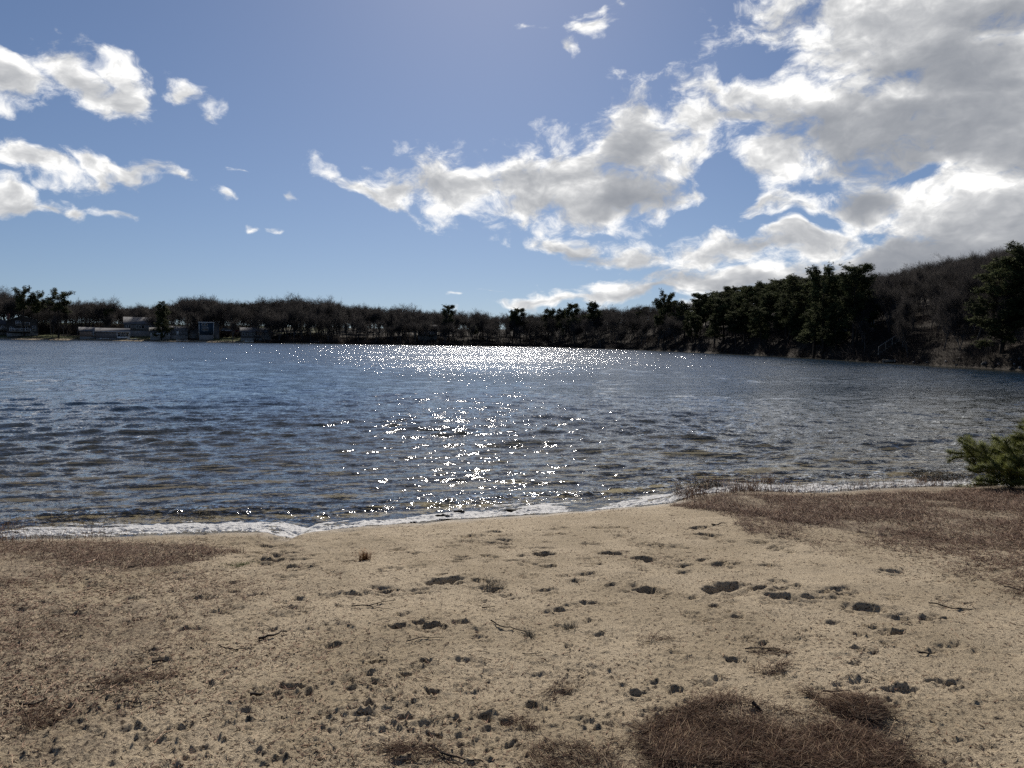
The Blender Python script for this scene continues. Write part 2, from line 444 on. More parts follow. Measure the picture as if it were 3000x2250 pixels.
for n_, (x, y, w) in enumerate(PRINTS):
    c = px_ground(x * 1024 / 3000, y * 1024 / 3000)
    hw = w * 1024 / 3000 / FPX * c[1] * (0.66 if n_ < NPR else 0.56)
    hl = min(max(hw * rg.uniform(0.5, 0.85), 0.040), 0.11)
    dep = min(0.065, 0.66 * min(hw, hl) + 0.010) * (rg.uniform(0.65, 1.1) if n_ < NPR else rg.uniform(0.2, 0.5))
    rot = rg.uniform(-0.6, 0.6)
    sl = window(c[0], c[1], max(hw, hl) * 2.6)
    X = bx[sl] - c[0]; Y = by[sl] - c[1]
    X, Y = X * math.cos(rot) + Y * math.sin(rot), -X * math.sin(rot) + Y * math.cos(rot)
    jit = 0.55 * fbm(bx[sl] * 13 + n_, by[sl] * 13, 2, 60 + n_)
    Xs = X + 0.45 * Y * rg.uniform(-1, 1)
    q = np.sqrt((Xs / hw) ** 2 + (Y / hl) ** 2)
    for _k in range(rg.choice((1, 2, 3))):      # toes, heel and slumped edges: smaller dents that break the outline
        ox, oy, sc2 = rg.uniform(-1.0, 1.0) * hw, rg.uniform(-0.9, 0.9) * hl, rg.uniform(0.35, 0.7)
        q = np.minimum(q, np.sqrt(((Xs - ox) / (hw * sc2)) ** 2 + ((Y - oy) / (hl * sc2)) ** 2) + 0.12)
    q = q + jit
    yy = np.clip(Y / hl, -1, 1)
    # deepest under the far wall, rising gently towards the near side
    hole = (1 - sstep(q, 0.0 + 0.62 * sstep(yy, -0.9, 0.2), 1.0)) * (0.62 + 0.38 * yy)
    rim = np.exp(-((q - 1.2) / 0.26) ** 2) * (0.55 + 0.35 * yy)
    prints[sl] += -dep * hole + dep * 0.09 * rim * (1 + 0.8 * fbm(bx[sl] * 20, by[sl] * 18, 1, 90))
    rough[sl] = np.maximum(rough[sl], 0.9 * np.exp(-((q - 1.35) / 0.5) ** 2))
    floor_k[sl] = np.maximum(floor_k[sl], (1 - sstep(q, 0.55, 1.0)))
prints = np.maximum(prints, -0.075)
# scuffed sand: pits with low crumbs between them
hf = 1 - sstep(rr[:, None], 3.4, 6.5)          # crumbs too fine for the mesh: bump and painted shade specks in the material
clod = -np.maximum(fbm(bx * 11, by * 12, 3, 25) - 0.02, 0) * 0.070 * (1.15 - 0.65 * hf) - hf * np.maximum(vnoise(bx * 46, by * 40, 27) - 0.08, 0) * 0.019 + np.maximum(0.2 - np.abs(fbm(bx * 10, by * 11, 2, 21)), 0) * 0.040
left = sstep(-bx, 0.2, 2.0) * 0.35 + sstep(3.6 - by, 0, 1.4) * 0.3
gk = np.clip(rough + left, 0, 1)
crumb = hf * np.maximum(vnoise(bx * 50, by * 44, 41) - 0.12, 0) * 0.024 + np.maximum(vnoise(bx * 24, by * 24, 43) - 0.26, 0) * 0.016
crumb = crumb * (1.15 + 1.1 * gk) + hf * vnoise(bx * 100, by * 70, 47) * 0.0045
hz = hz + prints + gk * clod * (1 - 0.6 * floor_k) + crumb * (1 - 0.5 * floor_k)
hz = hz * near * (0.04 + 0.96 * fade)
# small cut bank where the wash has eaten into the sand
edge = 0.028 * sstep(s_b + 0.10 * fbm(bx * 3, by * 3, 3, 71), 0.10, 0.19) * near
bz = base + hz + edge - 0.02 * near
centre = np.array([[0, 0, float(ground_z(0, 0.0))]])
bv = np.concatenate([np.stack([bx, by, bz], -1).reshape(-1, 3), centre])
bf = grid_faces(NR, NC, wrap=True)
j = np.arange(NC); fan = np.stack([np.full(NC, NR * NC), (j + 1) % NC, j], -1)

m_sand, t, b, out = material('sand', 0.92, 0.15)
geo = t.new('ShaderNodeNewGeometry'); pos = geo.outputs['Position']
wa = t.new('ShaderNodeAttribute', attribute_name='wet'); wv = wa.outputs['Fac']
la = t.new('ShaderNodeAttribute', attribute_name='litter'); lv = la.outputs['Fac']
c0 = t.mix(t.ss(t.noise(pos, 1.3, 4.0, 0.6), 0.35, 0.65), (0.46, 0.375, 0.245), (0.64, 0.53, 0.365))
gr = t.noise(pos, 260.0, 3.0, 0.8)
c1 = t.mix(t.ss(gr, 0.36, 0.64), (0.17, 0.13, 0.090), c0)
c1 = t.mix(t.math('MULTIPLY', t.ss(gr, 0.62, 0.72), 0.5), c1, (0.62, 0.55, 0.43))
sp = t.noise(pos, 52.0, 3.0, 0.75)
thr = t.math('MULTIPLY_ADD', lv, -0.06, 0.578)
spm = t.ss(t.math('SUBTRACT', sp, thr), -0.01, 0.035)
c2 = t.mix(t.math('MULTIPLY', spm, 0.93), c1, (0.050, 0.035, 0.025))  # dark specks: litter bits, and shade of small sand crumbs painted into the colour
c2 = t.mix(t.math('MULTIPLY', lv, t.ss(t.noise(pos, 9.0, 4.0, 0.6), 0.35, 0.7, 0.15, 0.75)), c2, (0.115, 0.085, 0.062))
c3 = t.mix(wv, c2, t.mix(1.0, c2, (0.66, 0.63, 0.56), 'MULTIPLY'))
t.put(b.inputs['Base Color'], c3)
t.put(b.inputs['Roughness'], t.lin(wv, 0.0, 1.0, 0.92, 0.42))
bmp = t.new('ShaderNodeBump'); bmp.inputs['Strength'].default_value = 0.9; bmp.inputs['Distance'].default_value = 0.010
t.put(bmp.inputs['Height'], t.math('ADD', t.noise(pos, 120.0, 3.0, 0.7), t.math('MULTIPLY', gr, 0.4)))
t.put(b.inputs['Normal'], bmp.outputs[0])

# where dead plants and litter darken the sand
LIT = [poly_world(p) for p in (
    [(1460,1085),(1520,1055),(2212,1035),(2300,1180),(2000,1165),(1750,1140),(1600,1110)],
    [(-40,1170),(250,1172),(430,1178),(400,1215),(200,1240),(-40,1270)],
    [(-60,1300),(330,1300),(300,1500),(200,1659),(-60,1700)],
    [(1450,1590),(1620,1520),(1900,1560),(2050,1700),(1350,1720)])]
lit = np.zeros_like(bx)
cand = (rr[:, None] < 16) & (np.abs(ca)[None] < 0.9)
for k_, pl in enumerate(LIT):
    jx = bx + 0.25 * fbm(bx * 1.5, by * 1.5, 3, 120); jy = by + 0.25 * fbm(bx * 1.5, by * 1.5, 3, 121)
    ins = in_poly(jx[cand], jy[cand], pl)
    v = np.zeros_like(bx); v[cand] = ins * (0.85, 0.75, 0.65, 0.6)[k_]
    lit = np.maximum(lit, v)
lit = np.maximum(lit, gk * 0.25)
beach = mesh_obj('beach', bv, [bf, fan], m_sand, smooth=True,
                 attrs={'wet': np.append(wetk.ravel(), 0), 'litter': np.append(lit.ravel(), 0)})
tag(beach, kind='structure')

# ------------------------------------------------------------------ pond bed and far land, to the horizon
ca2 = np.sort(np.concatenate([np.linspace(-math.pi, math.pi, 150, endpoint=False), np.linspace(-0.72, 0.72, 220)]))
rr2 = [57.0]
while rr2[-1] < 520: rr2.append(rr2[-1] * 1.012)
while rr2[-1] < 4000: rr2.append(rr2[-1] * 1.10)
rr2 = np.array(rr2)
lx = rr2[:, None] * np.sin(ca2)[None]; ly = rr2[:, None] * np.cos(ca2)[None]
lz = ground_z(lx, ly); lz[0] -= 0.3
m_land, t, b, out = material('leaf_litter', 0.95, 0.1)
geo = t.new('ShaderNodeNewGeometry'); pos = geo.outputs['Position']
c0 = t.mix(t.ss(t.noise(pos, 0.25, 5.0, 0.6), 0.35, 0.65), (0.022, 0.018, 0.014), (0.042, 0.034, 0.025))
c0 = t.mix(t.ss(t.noise(pos, 2.5, 4.0, 0.6), 0.52, 0.7), c0, (0.055, 0.045, 0.035))
px_, py_, pz_ = t.sep(pos)
lawn = t.math('MULTIPLY', t.ss(px_, -75, -110), t.ss(t.noise(pos, 0.06, 2.0, 0.5), 0.42, 0.52))
c0 = t.mix(lawn, c0, (0.085, 0.095, 0.038))
shore_k = t.math('MULTIPLY', t.ss(px_, -60, -75), t.ss(pz_, 0.75, 0.35))
c0 = t.mix(shore_k, c0, (0.30, 0.245, 0.17))
t.put(b.inputs['Base Color'], c0)
tag(mesh_obj('far_land', np.stack([lx, ly, lz], -1).reshape(-1, 3), grid_faces(len(rr2), len(ca2), True), m_land, smooth=True), kind='structure')

# ------------------------------------------------------------------ water
wa_ = np.arange(-0.80, 0.80001, 0.0025)
wr = [5.6]
while wr[-1] < 30: wr.append(wr[-1] * 1.0045)
while wr[-1] < 80: wr.append(wr[-1] * 1.007)
while wr[-1] < 430: wr.append(wr[-1] * 1.03)
wr = np.array(wr)
wx = wr[:, None] * np.sin(wa_)[None]; wy = wr[:, None] * np.cos(wa_)[None]
ws = shore_s(wx, wy)
off = np.maximum(-ws, 0)                       # distance off the beach
dr = np.gradient(wr)[:, None]
rw = np.random.RandomState(11)
wz = np.zeros_like(wx)
comp = []
for i in range(64):
    lam = 0.22 * (3.4 / 0.22) ** rw.rand()
    th = math.radians(-90 + 8 + rw.normal(0, 34))      # running towards the beach
    kx, ky = math.cos(th) * 2 * math.pi / lam, math.sin(th) * 2 * math.pi / lam
    amp = 0.0050 * lam ** 0.75 * rw.uniform(0.6, 1.3)
    amp *= 1.15 - 0.35 * (lam > 1.3)
    comp.append((lam, kx, ky, amp, rw.rand() * 6.28))
gust = 0.75 + 1.0 * fbm(wx * 0.05, wy * 0.11, 3, 200)
warp_w = 0.9 * fbm(wx * 0.21, wy * 0.21, 2, 210)
for lam, kx, ky, amp, ph in comp:
    keep = 1 - sstep(dr / lam, 0.16, 0.36)
    if keep.max() <= 0: continue
    arg = kx * wx + ky * wy + ph + warp_w * (1.0 if lam > 1 else 2.0)
    sn = np.sin(arg)
    wz += keep * amp * (sn + 0.25 * np.cos(2 * arg)) * gust
# longer swells that steepen as they reach the beach
sh_arg = ws * 2 * math.pi / 1.9 + 1.4 * fbm(wx * 0.30, wy * 0.30, 2, 220) * 2.2 + wx * 0.25
crest = (0.5 + 0.5 * np.sin(sh_arg)) ** 3
lump = np.clip(0.55 + 1.2 * fbm(wx * 0.5 + 4, wy * 0.8, 2, 230), 0, 1.4)
wz += crest * 0.030 * lump * np.exp(-off / 6.0) * sstep(off, 0.25, 1.1) * (1 - sstep(dr / 1.9, 0.2, 0.5))
# the last small wave breaking on the sand
brk = np.exp(-((off - 0.95 - 0.28 * fbm(wx * 0.9, wy * 0.0, 3, 240)) / 0.15) ** 2)
wz += brk * 0.045 * np.clip(0.9 + 1.4 * fbm(wx * 1.1, wx * 0, 2, 241), 0.1, 1.5)
wz *= (0.10 + 0.90 * sstep(off, 0.25, 1.4))
wz *= 1 - 0.0 * off
choppy = np.maximum(vnoise(wx * 9, wy * 15, 250), 0) * 0.07 * np.exp(-((off - 0.8) / 0.35) ** 2)
wz += choppy
depth = np.maximum(-ground_z(wx, wy), 0)

m_water = bpy.data.materials.new('pond_water'); m_water.use_nodes = True
t = NT(m_water.node_tree); m_water.node_tree.nodes.clear()
out = t.new('ShaderNodeOutputMaterial')
geo = t.new('ShaderNodeNewGeometry'); pos = geo.outputs['Position']; nrm = geo.outputs['Normal']
fa = t.new('ShaderNodeAttribute', attribute_name='far').outputs['Fac']
da = t.new('ShaderNodeAttribute', attribute_name='depth').outputs['Fac']
ca_ = t.new('ShaderNodeAttribute', attribute_name='calm').outputs['Fac']
def slope(scale_xyz, scale, amount, detail=1.0):
    v = t.vmath('MULTIPLY', pos, scale_xyz)
    n = t.noise(v, scale, detail, 0.55, out=1)
    return t.vmath('MULTIPLY', t.vmath('SUBTRACT', n, (0.5, 0.5, 0.5)), amount)
s1 = slope((0.55, 1.0, 1.0), 26.0, (0.62, 0.84, 0.0), 2.0)       # ripples of a few centimetres
s2 = slope((0.45, 1.0, 1.0), 6.0, (0.50, 0.72, 0.0), 1.0)        # wavelets
s3 = slope((0.40, 1.0, 1.0), 1.1, (0.30, 0.60, 0.0), 1.0)        # waves beyond the fine mesh
sl = t.vmath('ADD', t.vmath('SCALE', s1, scale=ca_), t.vmath('ADD', t.vmath('SCALE', s2, scale=t.math('MULTIPLY', ca_, t.lin(fa, 0, 1, 0.55, 1.0))), t.vmath('SCALE', s3, scale=t.math('MULTIPLY', fa, ca_))))
gu = t.lin(t.noise(t.vmath('MULTIPLY', pos, (0.5, 1.0, 1.0)), 0.08, 3.0, 0.6), 0.3, 0.7, 0.55, 1.25)
nn_ = t.vmath('NORMALIZE', t.vmath('ADD', nrm, t.vmath('SCALE', sl, scale=t.math('MULTIPLY', gu, t.math('ADD', t.lin(fa, 0, 1, 1.0, 1.3), t.ss(t.vmath('LENGTH', pos, out=1), 12.0, 60.0, 0.0, 0.38))))))
# wave faces turned away are hidden behind the ones turned towards the eye
inc = geo.outputs['Incoming']
dn = t.math('MINIMUM', t.vmath('DOT_PRODUCT', nn_, inc, out=1), 0.0)
nn_ = t.vmath('NORMALIZE', t.vmath('ADD', nn_, t.vmath('SCALE', inc, scale=t.math('MULTIPLY', dn, -2.02))))
gl = t.new('ShaderNodeBsdfGlossy'); t.put(gl.inputs['Roughness'], t.lin(fa, 0, 1, 0.045, 0.10)); t.put(gl.inputs['Normal'], nn_)
gl.inputs['Color'].default_value = (1, 1, 1, 1)
tr = t.new('ShaderNodeBsdfTransparent'); tr.inputs['Color'].default_value = (0.86, 0.86, 0.78, 1)
df = t.new('ShaderNodeBsdfDiffuse'); t.put(df.inputs['Normal'], nn_)
t.put(df.inputs['Color'], t.mix(t.ss(da, 0.1, 1.3), (0.065, 0.062, 0.040), (0.007, 0.027, 0.052)))
body = t.new('ShaderNodeMixShader')
opac = t.math('SUBTRACT', 1.0, t.math('POWER', 2.718, t.math('MULTIPLY', da, -1.3)))
t.put(body.inputs[0], opac); t.put(body.inputs[1], tr.outputs[0]); t.put(body.inputs[2], df.outputs[0])
fr = t.new('ShaderNodeFresnel'); fr.inputs['IOR'].default_value = 1.333; t.put(fr.inputs['Normal'], nn_)
mx = t.new('ShaderNodeMixShader'); t.put(mx.inputs[0], fr.outputs[0]); t.put(mx.inputs[1], body.outputs[0]); t.put(mx.inputs[2], gl.outputs[0])
t.put(out.inputs[0], mx.outputs[0])
farw = sstep(dr / 1.2, 0.12, 0.45) + 0 * wx
# sheltered water under the far banks and the thin wash on the sand are smoother
tfar, _ = far_t(wx, wy)
calm = (0.30 + 0.70 * sstep(off, 0.15, 0.6) + 0.7 * np.exp(-((off - 0.85) / 0.4) ** 2)) * (0.45 + 0.55 * sstep(-tfar, 0.0, 10.0))
sel_keep = (ws < 0.9).ravel() & ((tfar < 3).ravel())
wfc = grid_faces(len(wr), len(wa_))
wfc = wfc[sel_keep[wfc].all(1)]
water = mesh_obj('water', np.stack([wx, wy, wz], -1).reshape(-1, 3), wfc, m_water, smooth=True,
                 attrs={'far': farw.ravel(), 'depth': depth.ravel(), 'calm': calm.ravel()})
tag(water, kind='structure')

# ------------------------------------------------------------------ materials of trees and houses
def plain(name, col, rough=0.85, spec=0.2, vary=0.25, scale=3.0):
    m, t, b, out = material(name, rough, spec)
    geo = t.new('ShaderNodeNewGeometry')
    n = t.noise(geo.outputs['Position'], scale, 3.0, 0.6)
    k0 = tuple(c * (1 - vary) for c in col); k1 = tuple(c * (1 + vary) for c in col)
    t.put(b.inputs['Base Color'], t.mix(t.ss(n, 0.3, 0.7), k0, k1))
    return m
M = {
 'bark': plain('grey_bark', (0.095, 0.086, 0.080), 0.95, 0.1, 0.35, 2.0),
 'twig': plain('brown_twigs', (0.046, 0.041, 0.038), 0.95, 0.1, 0.35, 0.15),
 'brush': plain('dark_brush', (0.030, 0.025, 0.023), 0.95, 0.1, 0.35, 0.15),
 'pinebark': plain('pine_bark', (0.040, 0.033, 0.028), 0.95, 0.1, 0.3, 2.0),
 'needle': plain('pine_needles', (0.052, 0.060, 0.024), 0.85, 0.1, 0.5, 0.25),
 'needle_fresh': plain('young_pine_needles', (0.105, 0.115, 0.022), 0.6, 0.3, 0.45, 5.0),
 'siding_grey': plain('weathered_grey_siding', (0.16, 0.16, 0.165), 0.8, 0.2, 0.15, 1.5),
 'siding_white': plain('white_siding', (0.55, 0.55, 0.54), 0.7, 0.3, 0.08),
 'siding_blue': plain('dark_blue_siding', (0.018, 0.042, 0.070), 0.7, 0.3, 0.15),
 'siding_tan': plain('tan_siding', (0.33, 0.24, 0.19), 0.8, 0.2, 0.12),
 'siding_dark': plain('dark_shingle_siding', (0.07, 0.065, 0.062), 0.9, 0.2, 0.25, 2.0),
 'trim': plain('white_trim', (0.62, 0.62, 0.61), 0.6, 0.3, 0.05),
 'roof': plain('grey_roof_shingles', (0.13, 0.13, 0.135), 0.9, 0.2, 0.2, 2.0),
 'roof_dark': plain('dark_roof_shingles', (0.06, 0.058, 0.060), 0.9, 0.2, 0.2, 2.0),
 'brick': plain('chimney_brick', (0.12, 0.06, 0.05), 0.9, 0.2, 0.3, 6.0),
 'deckwood': plain('weathered_deck_wood', (0.22, 0.20, 0.17), 0.85, 0.2, 0.25, 3.0),
 'boat': plain('white_boat_hull', (0.75, 0.76, 0.77), 0.35, 0.5, 0.04),
 'carpaint': plain('silver_car_paint', (0.35, 0.36, 0.38), 0.3, 0.6, 0.04),
 'carred': plain('dark_red_car_paint', (0.16, 0.02, 0.02), 0.3, 0.6, 0.04),
 'rubber': plain('black_rubber', (0.02, 0.02, 0.02), 0.8, 0.2, 0.1),
 'stone': plain('grey_boulder', (0.22, 0.215, 0.205), 0.9, 0.2, 0.25, 3.0),
}
mg, tg, bgl, og = material('window_glass', 0.08, 0.8)
bgl.inputs['Base Color'].default_value = (0.012, 0.014, 0.018, 1)
M['glass'] = mg

# ------------------------------------------------------------------ bare trees
def cones(P0, P1, r0, r1, sides=3):
    """tapered tubes for many segments at once"""
    P0 = np.asarray(P0); P1 = np.asarray(P1); r0 = np.asarray(r0)[:, None, None]; r1 = np.asarray(r1)[:, None, None]
    d = P1 - P0; d /= np.linalg.norm(d, axis=1, keepdims=True) + 1e-9
    ref = np.where(np.abs(d[:, 2:3]) > 0.9, np.array([[1.0, 0, 0]]), np.array([[0, 0, 1.0]]))
    u = np.cross(d, ref); u /= np.linalg.norm(u, axis=1, keepdims=True) + 1e-9
    v = np.cross(d, u)
    a = np.arange(sides) * 2 * math.pi / sides
    ring = u[:, None] * np.cos(a)[None, :, None] + v[:, None] * np.sin(a)[None, :, None]
    V = np.concatenate([P0[:, None] + ring * r0, P1[:, None] + ring * r1], 1).reshape(-1, 3)
    n = len(P0); b0 = np.arange(n)[:, None] * 2 * sides; i = np.arange(sides)[None]; k = (i + 1) % sides
    Fq = np.stack([b0 + i, b0 + k, b0 + sides + k, b0 + sides + i], -1).reshape(-1, 4)
    return V, Fq

def spikes(P0, P1, r0):
    """three sided spikes, for twigs and needles"""
    P0 = np.asarray(P0); P1 = np.asarray(P1)
    d = P1 - P0; d /= np.linalg.norm(d, axis=1, keepdims=True) + 1e-9
    ref = np.where(np.abs(d[:, 2:3]) > 0.9, np.array([[1.0, 0, 0]]), np.array([[0, 0, 1.0]]))
    u = np.cross(d, ref); u /= np.linalg.norm(u, axis=1, keepdims=True) + 1e-9
    v = np.cross(d, u)
    a = np.arange(3) * 2 * math.pi / 3
    ring = u[:, None] * np.cos(a)[None, :, None] + v[:, None] * np.sin(a)[None, :, None]
    r = np.broadcast_to(np.asarray(r0), (len(P0),))[:, None, None]
    V = np.concatenate([P0[:, None] + ring * r, P1[:, None]], 1).reshape(-1, 3)
    b0 = np.arange(len(P0))[:, None] * 4; i = np.arange(3)[None]
    Ft = np.stack([b0 + i, b0 + (i + 1) % 3, b0 + 3 + 0 * i], -1).reshape(-1, 3)
    return V, Ft

def perp(d, rs, ang):
    r = rs.normal(size=3); r -= d * r.dot(d); r /= np.linalg.norm(r) + 1e-9
    return d * math.cos(ang) + r * math.sin(ang)

def bare_tree_mesh(seed, H=12.0, fork=0.32, spread=0.62, levels=5, twigs=4, upright=0.25, trunks=1):
    rs = np.random.RandomState(seed)
    big, small = [], []
    def branch(p, d, L, r, lev):
        n = 4 if lev <= 1 else 3 if lev <= 3 else 2
        pts = [p]; q = p; dd = d
        for i in range(n):
            dd = dd + rs.normal(size=3) * (0.08 if lev == 0 else 0.13); dd[2] += upright * (0.55 if lev else 0.3) * 0.5
            dd = dd / np.linalg.norm(dd); q = q + dd * L / n; pts.append(q)
            rr0 = r * (1 - 0.62 * i / n); rr1 = r * (1 - 0.62 * (i + 1) / n)
            (big if lev <= 2 else small).append((pts[-2], pts[-1], rr0, rr1))
        if lev >= levels: return
        nk = (7, 6, 6, 5, 5, 4)[lev]
        for k in range(nk):
            f = (rs.uniform(fork, 1) if lev == 0 else rs.uniform(0.25, 1.0)) if k else 1.0
            i = min(int(f * n), n - 1); pp = pts[i] + (pts[i + 1] - pts[i]) * (f * n - i)
            cd = perp(dd, rs, rs.uniform(0.35, 1.0) * spread * (1.15 if lev < 2 else 1.5))
            cl = L * (rs.uniform(0.62, 0.95) if lev == 0 else rs.uniform(0.42, 0.75)) * (1.0 if lev else 0.85)
            branch(pp, cd, cl, max(r * (0.55 if lev < 2 else 0.5) * (1 - 0.35 * f), 0.010), lev + 1)
    for tnum in range(trunks):
        lean = rs.normal(size=3) * (0.05 if trunks == 1 else 0.22); lean[2] = 1
        branch(np.array([rs.normal() * 0.25 * (trunks > 1), rs.normal() * 0.25 * (trunks > 1), -0.4]), lean / np.linalg.norm(lean), H * 0.52, 0.20 if trunks == 1 else 0.14, 0)
    b = list(zip(*big)); s = list(zip(*small))
    V1, F1 = cones(b[0], b[1], b[2], b[3], 5)
    P0 = np.array(s[0]); P1 = np.array(s[1]); R0 = np.array(s[2])
    V2, F2 = spikes(P0, P1 + (P1 - P0) * 0.7, np.maximum(R0 * 0.8, 0.011))
    zmax = V2[:, 2].max()
    V1[:, 2] *= 1; k = H / zmax
    V1 = V1 * k; V2 = V2 * k
    return (mesh_data('trunk', V1, F1, M['bark'], True), mesh_data('crown', V2, F2, M['twig']))

BARE = [bare_tree_mesh(1, fork=0.30, spread=0.62), bare_tree_mesh(2, fork=0.42, spread=0.5, upright=0.5), bare_tree_mesh(3, fork=0.48, spread=0.40, upright=0.6),
        bare_tree_mesh(4, fork=0.22, spread=0.75), bare_tree_mesh(5, fork=0.36, spread=0.45, upright=0.45, trunks=2), bare_tree_mesh(6, fork=0.5, spread=0.5, upright=0.6)]

# ------------------------------------------------------------------ pines
def pine_mesh(seed, H=14.0, clear=0.45, width=3.0, flat=0.3, limbs=30, tufts=900, tsize=0.50, bend=0.05, lift=0.15):
    rs = np.random.RandomState(seed)
    big = []
    pts = []; n = 10; x = y = 0.0
    for i in range(n + 1):
        pts.append(np.array([x, y, H * 0.97 * i / n - (0.4 if i == 0 else 0)])); x += rs.normal() * bend * H / n * 2; y += rs.normal() * bend * H / n * 2
    r0 = 0.020 * H
    for i in range(n): big.append((pts[i], pts[i + 1], r0 * (1 - 0.85 * i / n), r0 * (1 - 0.85 * (i + 1) / n)))
    tips = []; wts = []
    for k in range(limbs):
        f = clear + (1 - clear) * (k + rs.rand()) / limbs
        i = min(int(f * n), n - 1); p = pts[i] + (pts[i + 1] - pts[i]) * (f * n - i)
        rel = (f - clear) / (1 - clear)
        prof = (math.sin(math.pi * min(1, 0.25 + 0.75 * rel)) ** 0.6) * (1 - flat) + flat * (0.55 + 0.45 * rel)
        L = width * max(prof, 0.18) * rs.uniform(0.65, 1.15)
        if rs.rand() < 0.13: L *= 0.4
        az_ = k * 2.4 + rs.normal() * 0.4
        d = np.array([math.cos(az_), math.sin(az_), lift + 0.5 * rel * rs.rand()]); d /= np.linalg.norm(d)
        q = p; m = 4
        for j in range(m):
            d = d + rs.normal(size=3) * 0.15 + np.array([0, 0, 0.05]); d /= np.linalg.norm(d)
            q2 = q + d * L / m
            rad = r0 * 0.30 * (1 - 0.2 * j) * (L / width) ** 0.5
            big.append((q, q2, rad, rad * 0.75))
            if j >= 1:
                for s_ in range(2):
                    sd_ = perp(d, rs, rs.uniform(0.4, 1.0)); ll = L * 0.28 * rs.uniform(0.5, 1.1)
                    q3 = q2 + sd_ * ll; big.append((q2, q3, rad * 0.45, rad * 0.2))
                    tips.append((q2, q3)); wts.append(ll)
            if j >= 2: tips.append((q, q2)); wts.append(L / m * 1.2)
            q = q2
    tips.append((pts[-2], pts[-1])); wts.append(0.6)
    wts = np.array(wts); idx = rs.choice(len(tips), tufts, p=wts / wts.sum())
    A = np.array([tips[i][0] for i in idx]); B = np.array([tips[i][1] for i in idx])
    f = rs.rand(tufts, 1) ** 0.7
    C = A + (B - A) * f * 1.08 + rs.normal(size=(tufts, 3)) * 0.30
    nn = 9
    D = rs.normal(size=(tufts, nn, 3)); D[:, :, 2] = D[:, :, 2] * 0.8 + 0.45; D /= np.linalg.norm(D, axis=2, keepdims=True)
    P0 = np.repeat(C, nn, 0); P1 = P0 + D.reshape(-1, 3) * tsize * rs.uniform(0.6, 1.1, (tufts * nn, 1))
    V2, F2 = spikes(P0, P1, 0.085 * tsize)
    b = list(zip(*big)); V1, F1 = cones(b[0], b[1], b[2], b[3], 5)
    return (mesh_data('trunk', V1, F1, M['pinebark'], True), mesh_data('crown', V2, F2, M['needle']))

PINE = {'flat': [pine_mesh(11, clear=0.58, width=3.6, flat=0.9, limbs=26, tufts=1500), pine_mesh(12, clear=0.62, width=3.2, flat=0.8, limbs=22, tufts=1300)],
        'full': [pine_mesh(13, clear=0.12, width=3.0, flat=0.3, limbs=46, tufts=2300), pine_mesh(14, clear=0.2, width=2.7, flat=0.4, limbs=42, tufts=2100), pine_mesh(19, clear=0.30, width=3.1, flat=0.5, limbs=38, tufts=2100)],
        'round': [pine_mesh(15, clear=0.5, width=2.4, flat=0.45, limbs=28, tufts=1500), pine_mesh(16, clear=0.42, width=2.7, flat=0.5, limbs=30, tufts=1600)],
        'cone': [pine_mesh(17, clear=0.06, width=2.6, flat=0.05, limbs=50, tufts=2300)]}

rt = random.Random(3)
def put_tree(kind, name, x, y, H, label, group=None, wide=1.0, cat=None):
    if kind == 'bare': tm, cm = rt.choice(BARE); H0 = 12.0
    elif isinstance(kind, tuple): tm, cm = kind[0]; H0 = kind[1]
    else: tm, cm = rt.choice(PINE[kind]); H0 = 14.0
    z = float(ground_z(x, y))
    r = empty(name, (x, y, z), rt.uniform(0, 6.28))
    r.scale = (H / H0 * wide, H / H0 * wide, H / H0)
    for nm, me in (('trunk', tm), ('crown', cm)):
        o = bpy.data.objects.new(nm, me); link(o, r)
    tag(r, label, cat or 'tree', group)
    return r

# tops of the wood in the photograph: x, y in 2212 px
TOPX = [-200,0,60,150,220,260,300,350,400,440,520,560,650,700,750,800,870,930,960,1020,1050,1120,1180,1240,1310,1370,1420,1440,1500,1560,1650,1700,1740,1800,1845,1900,1960,2020,2080,2150,2212,2400]
TOPY = [ 622,622,640,646,650,660,658,650,641,637,650,645,640,645,655,655,662,670,670,668,676,676,674,668,662,657,656,650,640,630,612,604,598,592,588,584,573,556,544,532,528,520]
def top_z(px, Y):
    py = np.interp(px / K, TOPX, TOPY) * K
    return at_depth(px, py, Y)[2]
def horizon_x(x, y): # pixel column of a place
    v = np.array([x, y, 0.5 - CAM_Z]); d = v @ F_
    return 512 + FPX * (v @ R_) / d
HOUSE_SPOTS = []

def wood_row(t0, step, az0, az1, frac, jit_t, skip=None, pine_share=None, kinds=('round',), maxn=999):
    """a loose row of trees t0 metres behind the far bank"""
    a = az0; out = []
    while a < az1:
        R = np.interp(a, FAR_AZ, FAR_R) + t0 + rt.uniform(-jit_t, jit_t)
        x = R * math.sin(math.radians(a)); y = R * math.cos(math.radians(a))
        px = horizon_x(x, y)
        if not (skip and skip(px, t0)):
            out.append((x, y, px))
        a += math.degrees(step / R) * rt.uniform(0.75, 1.3)
    return out

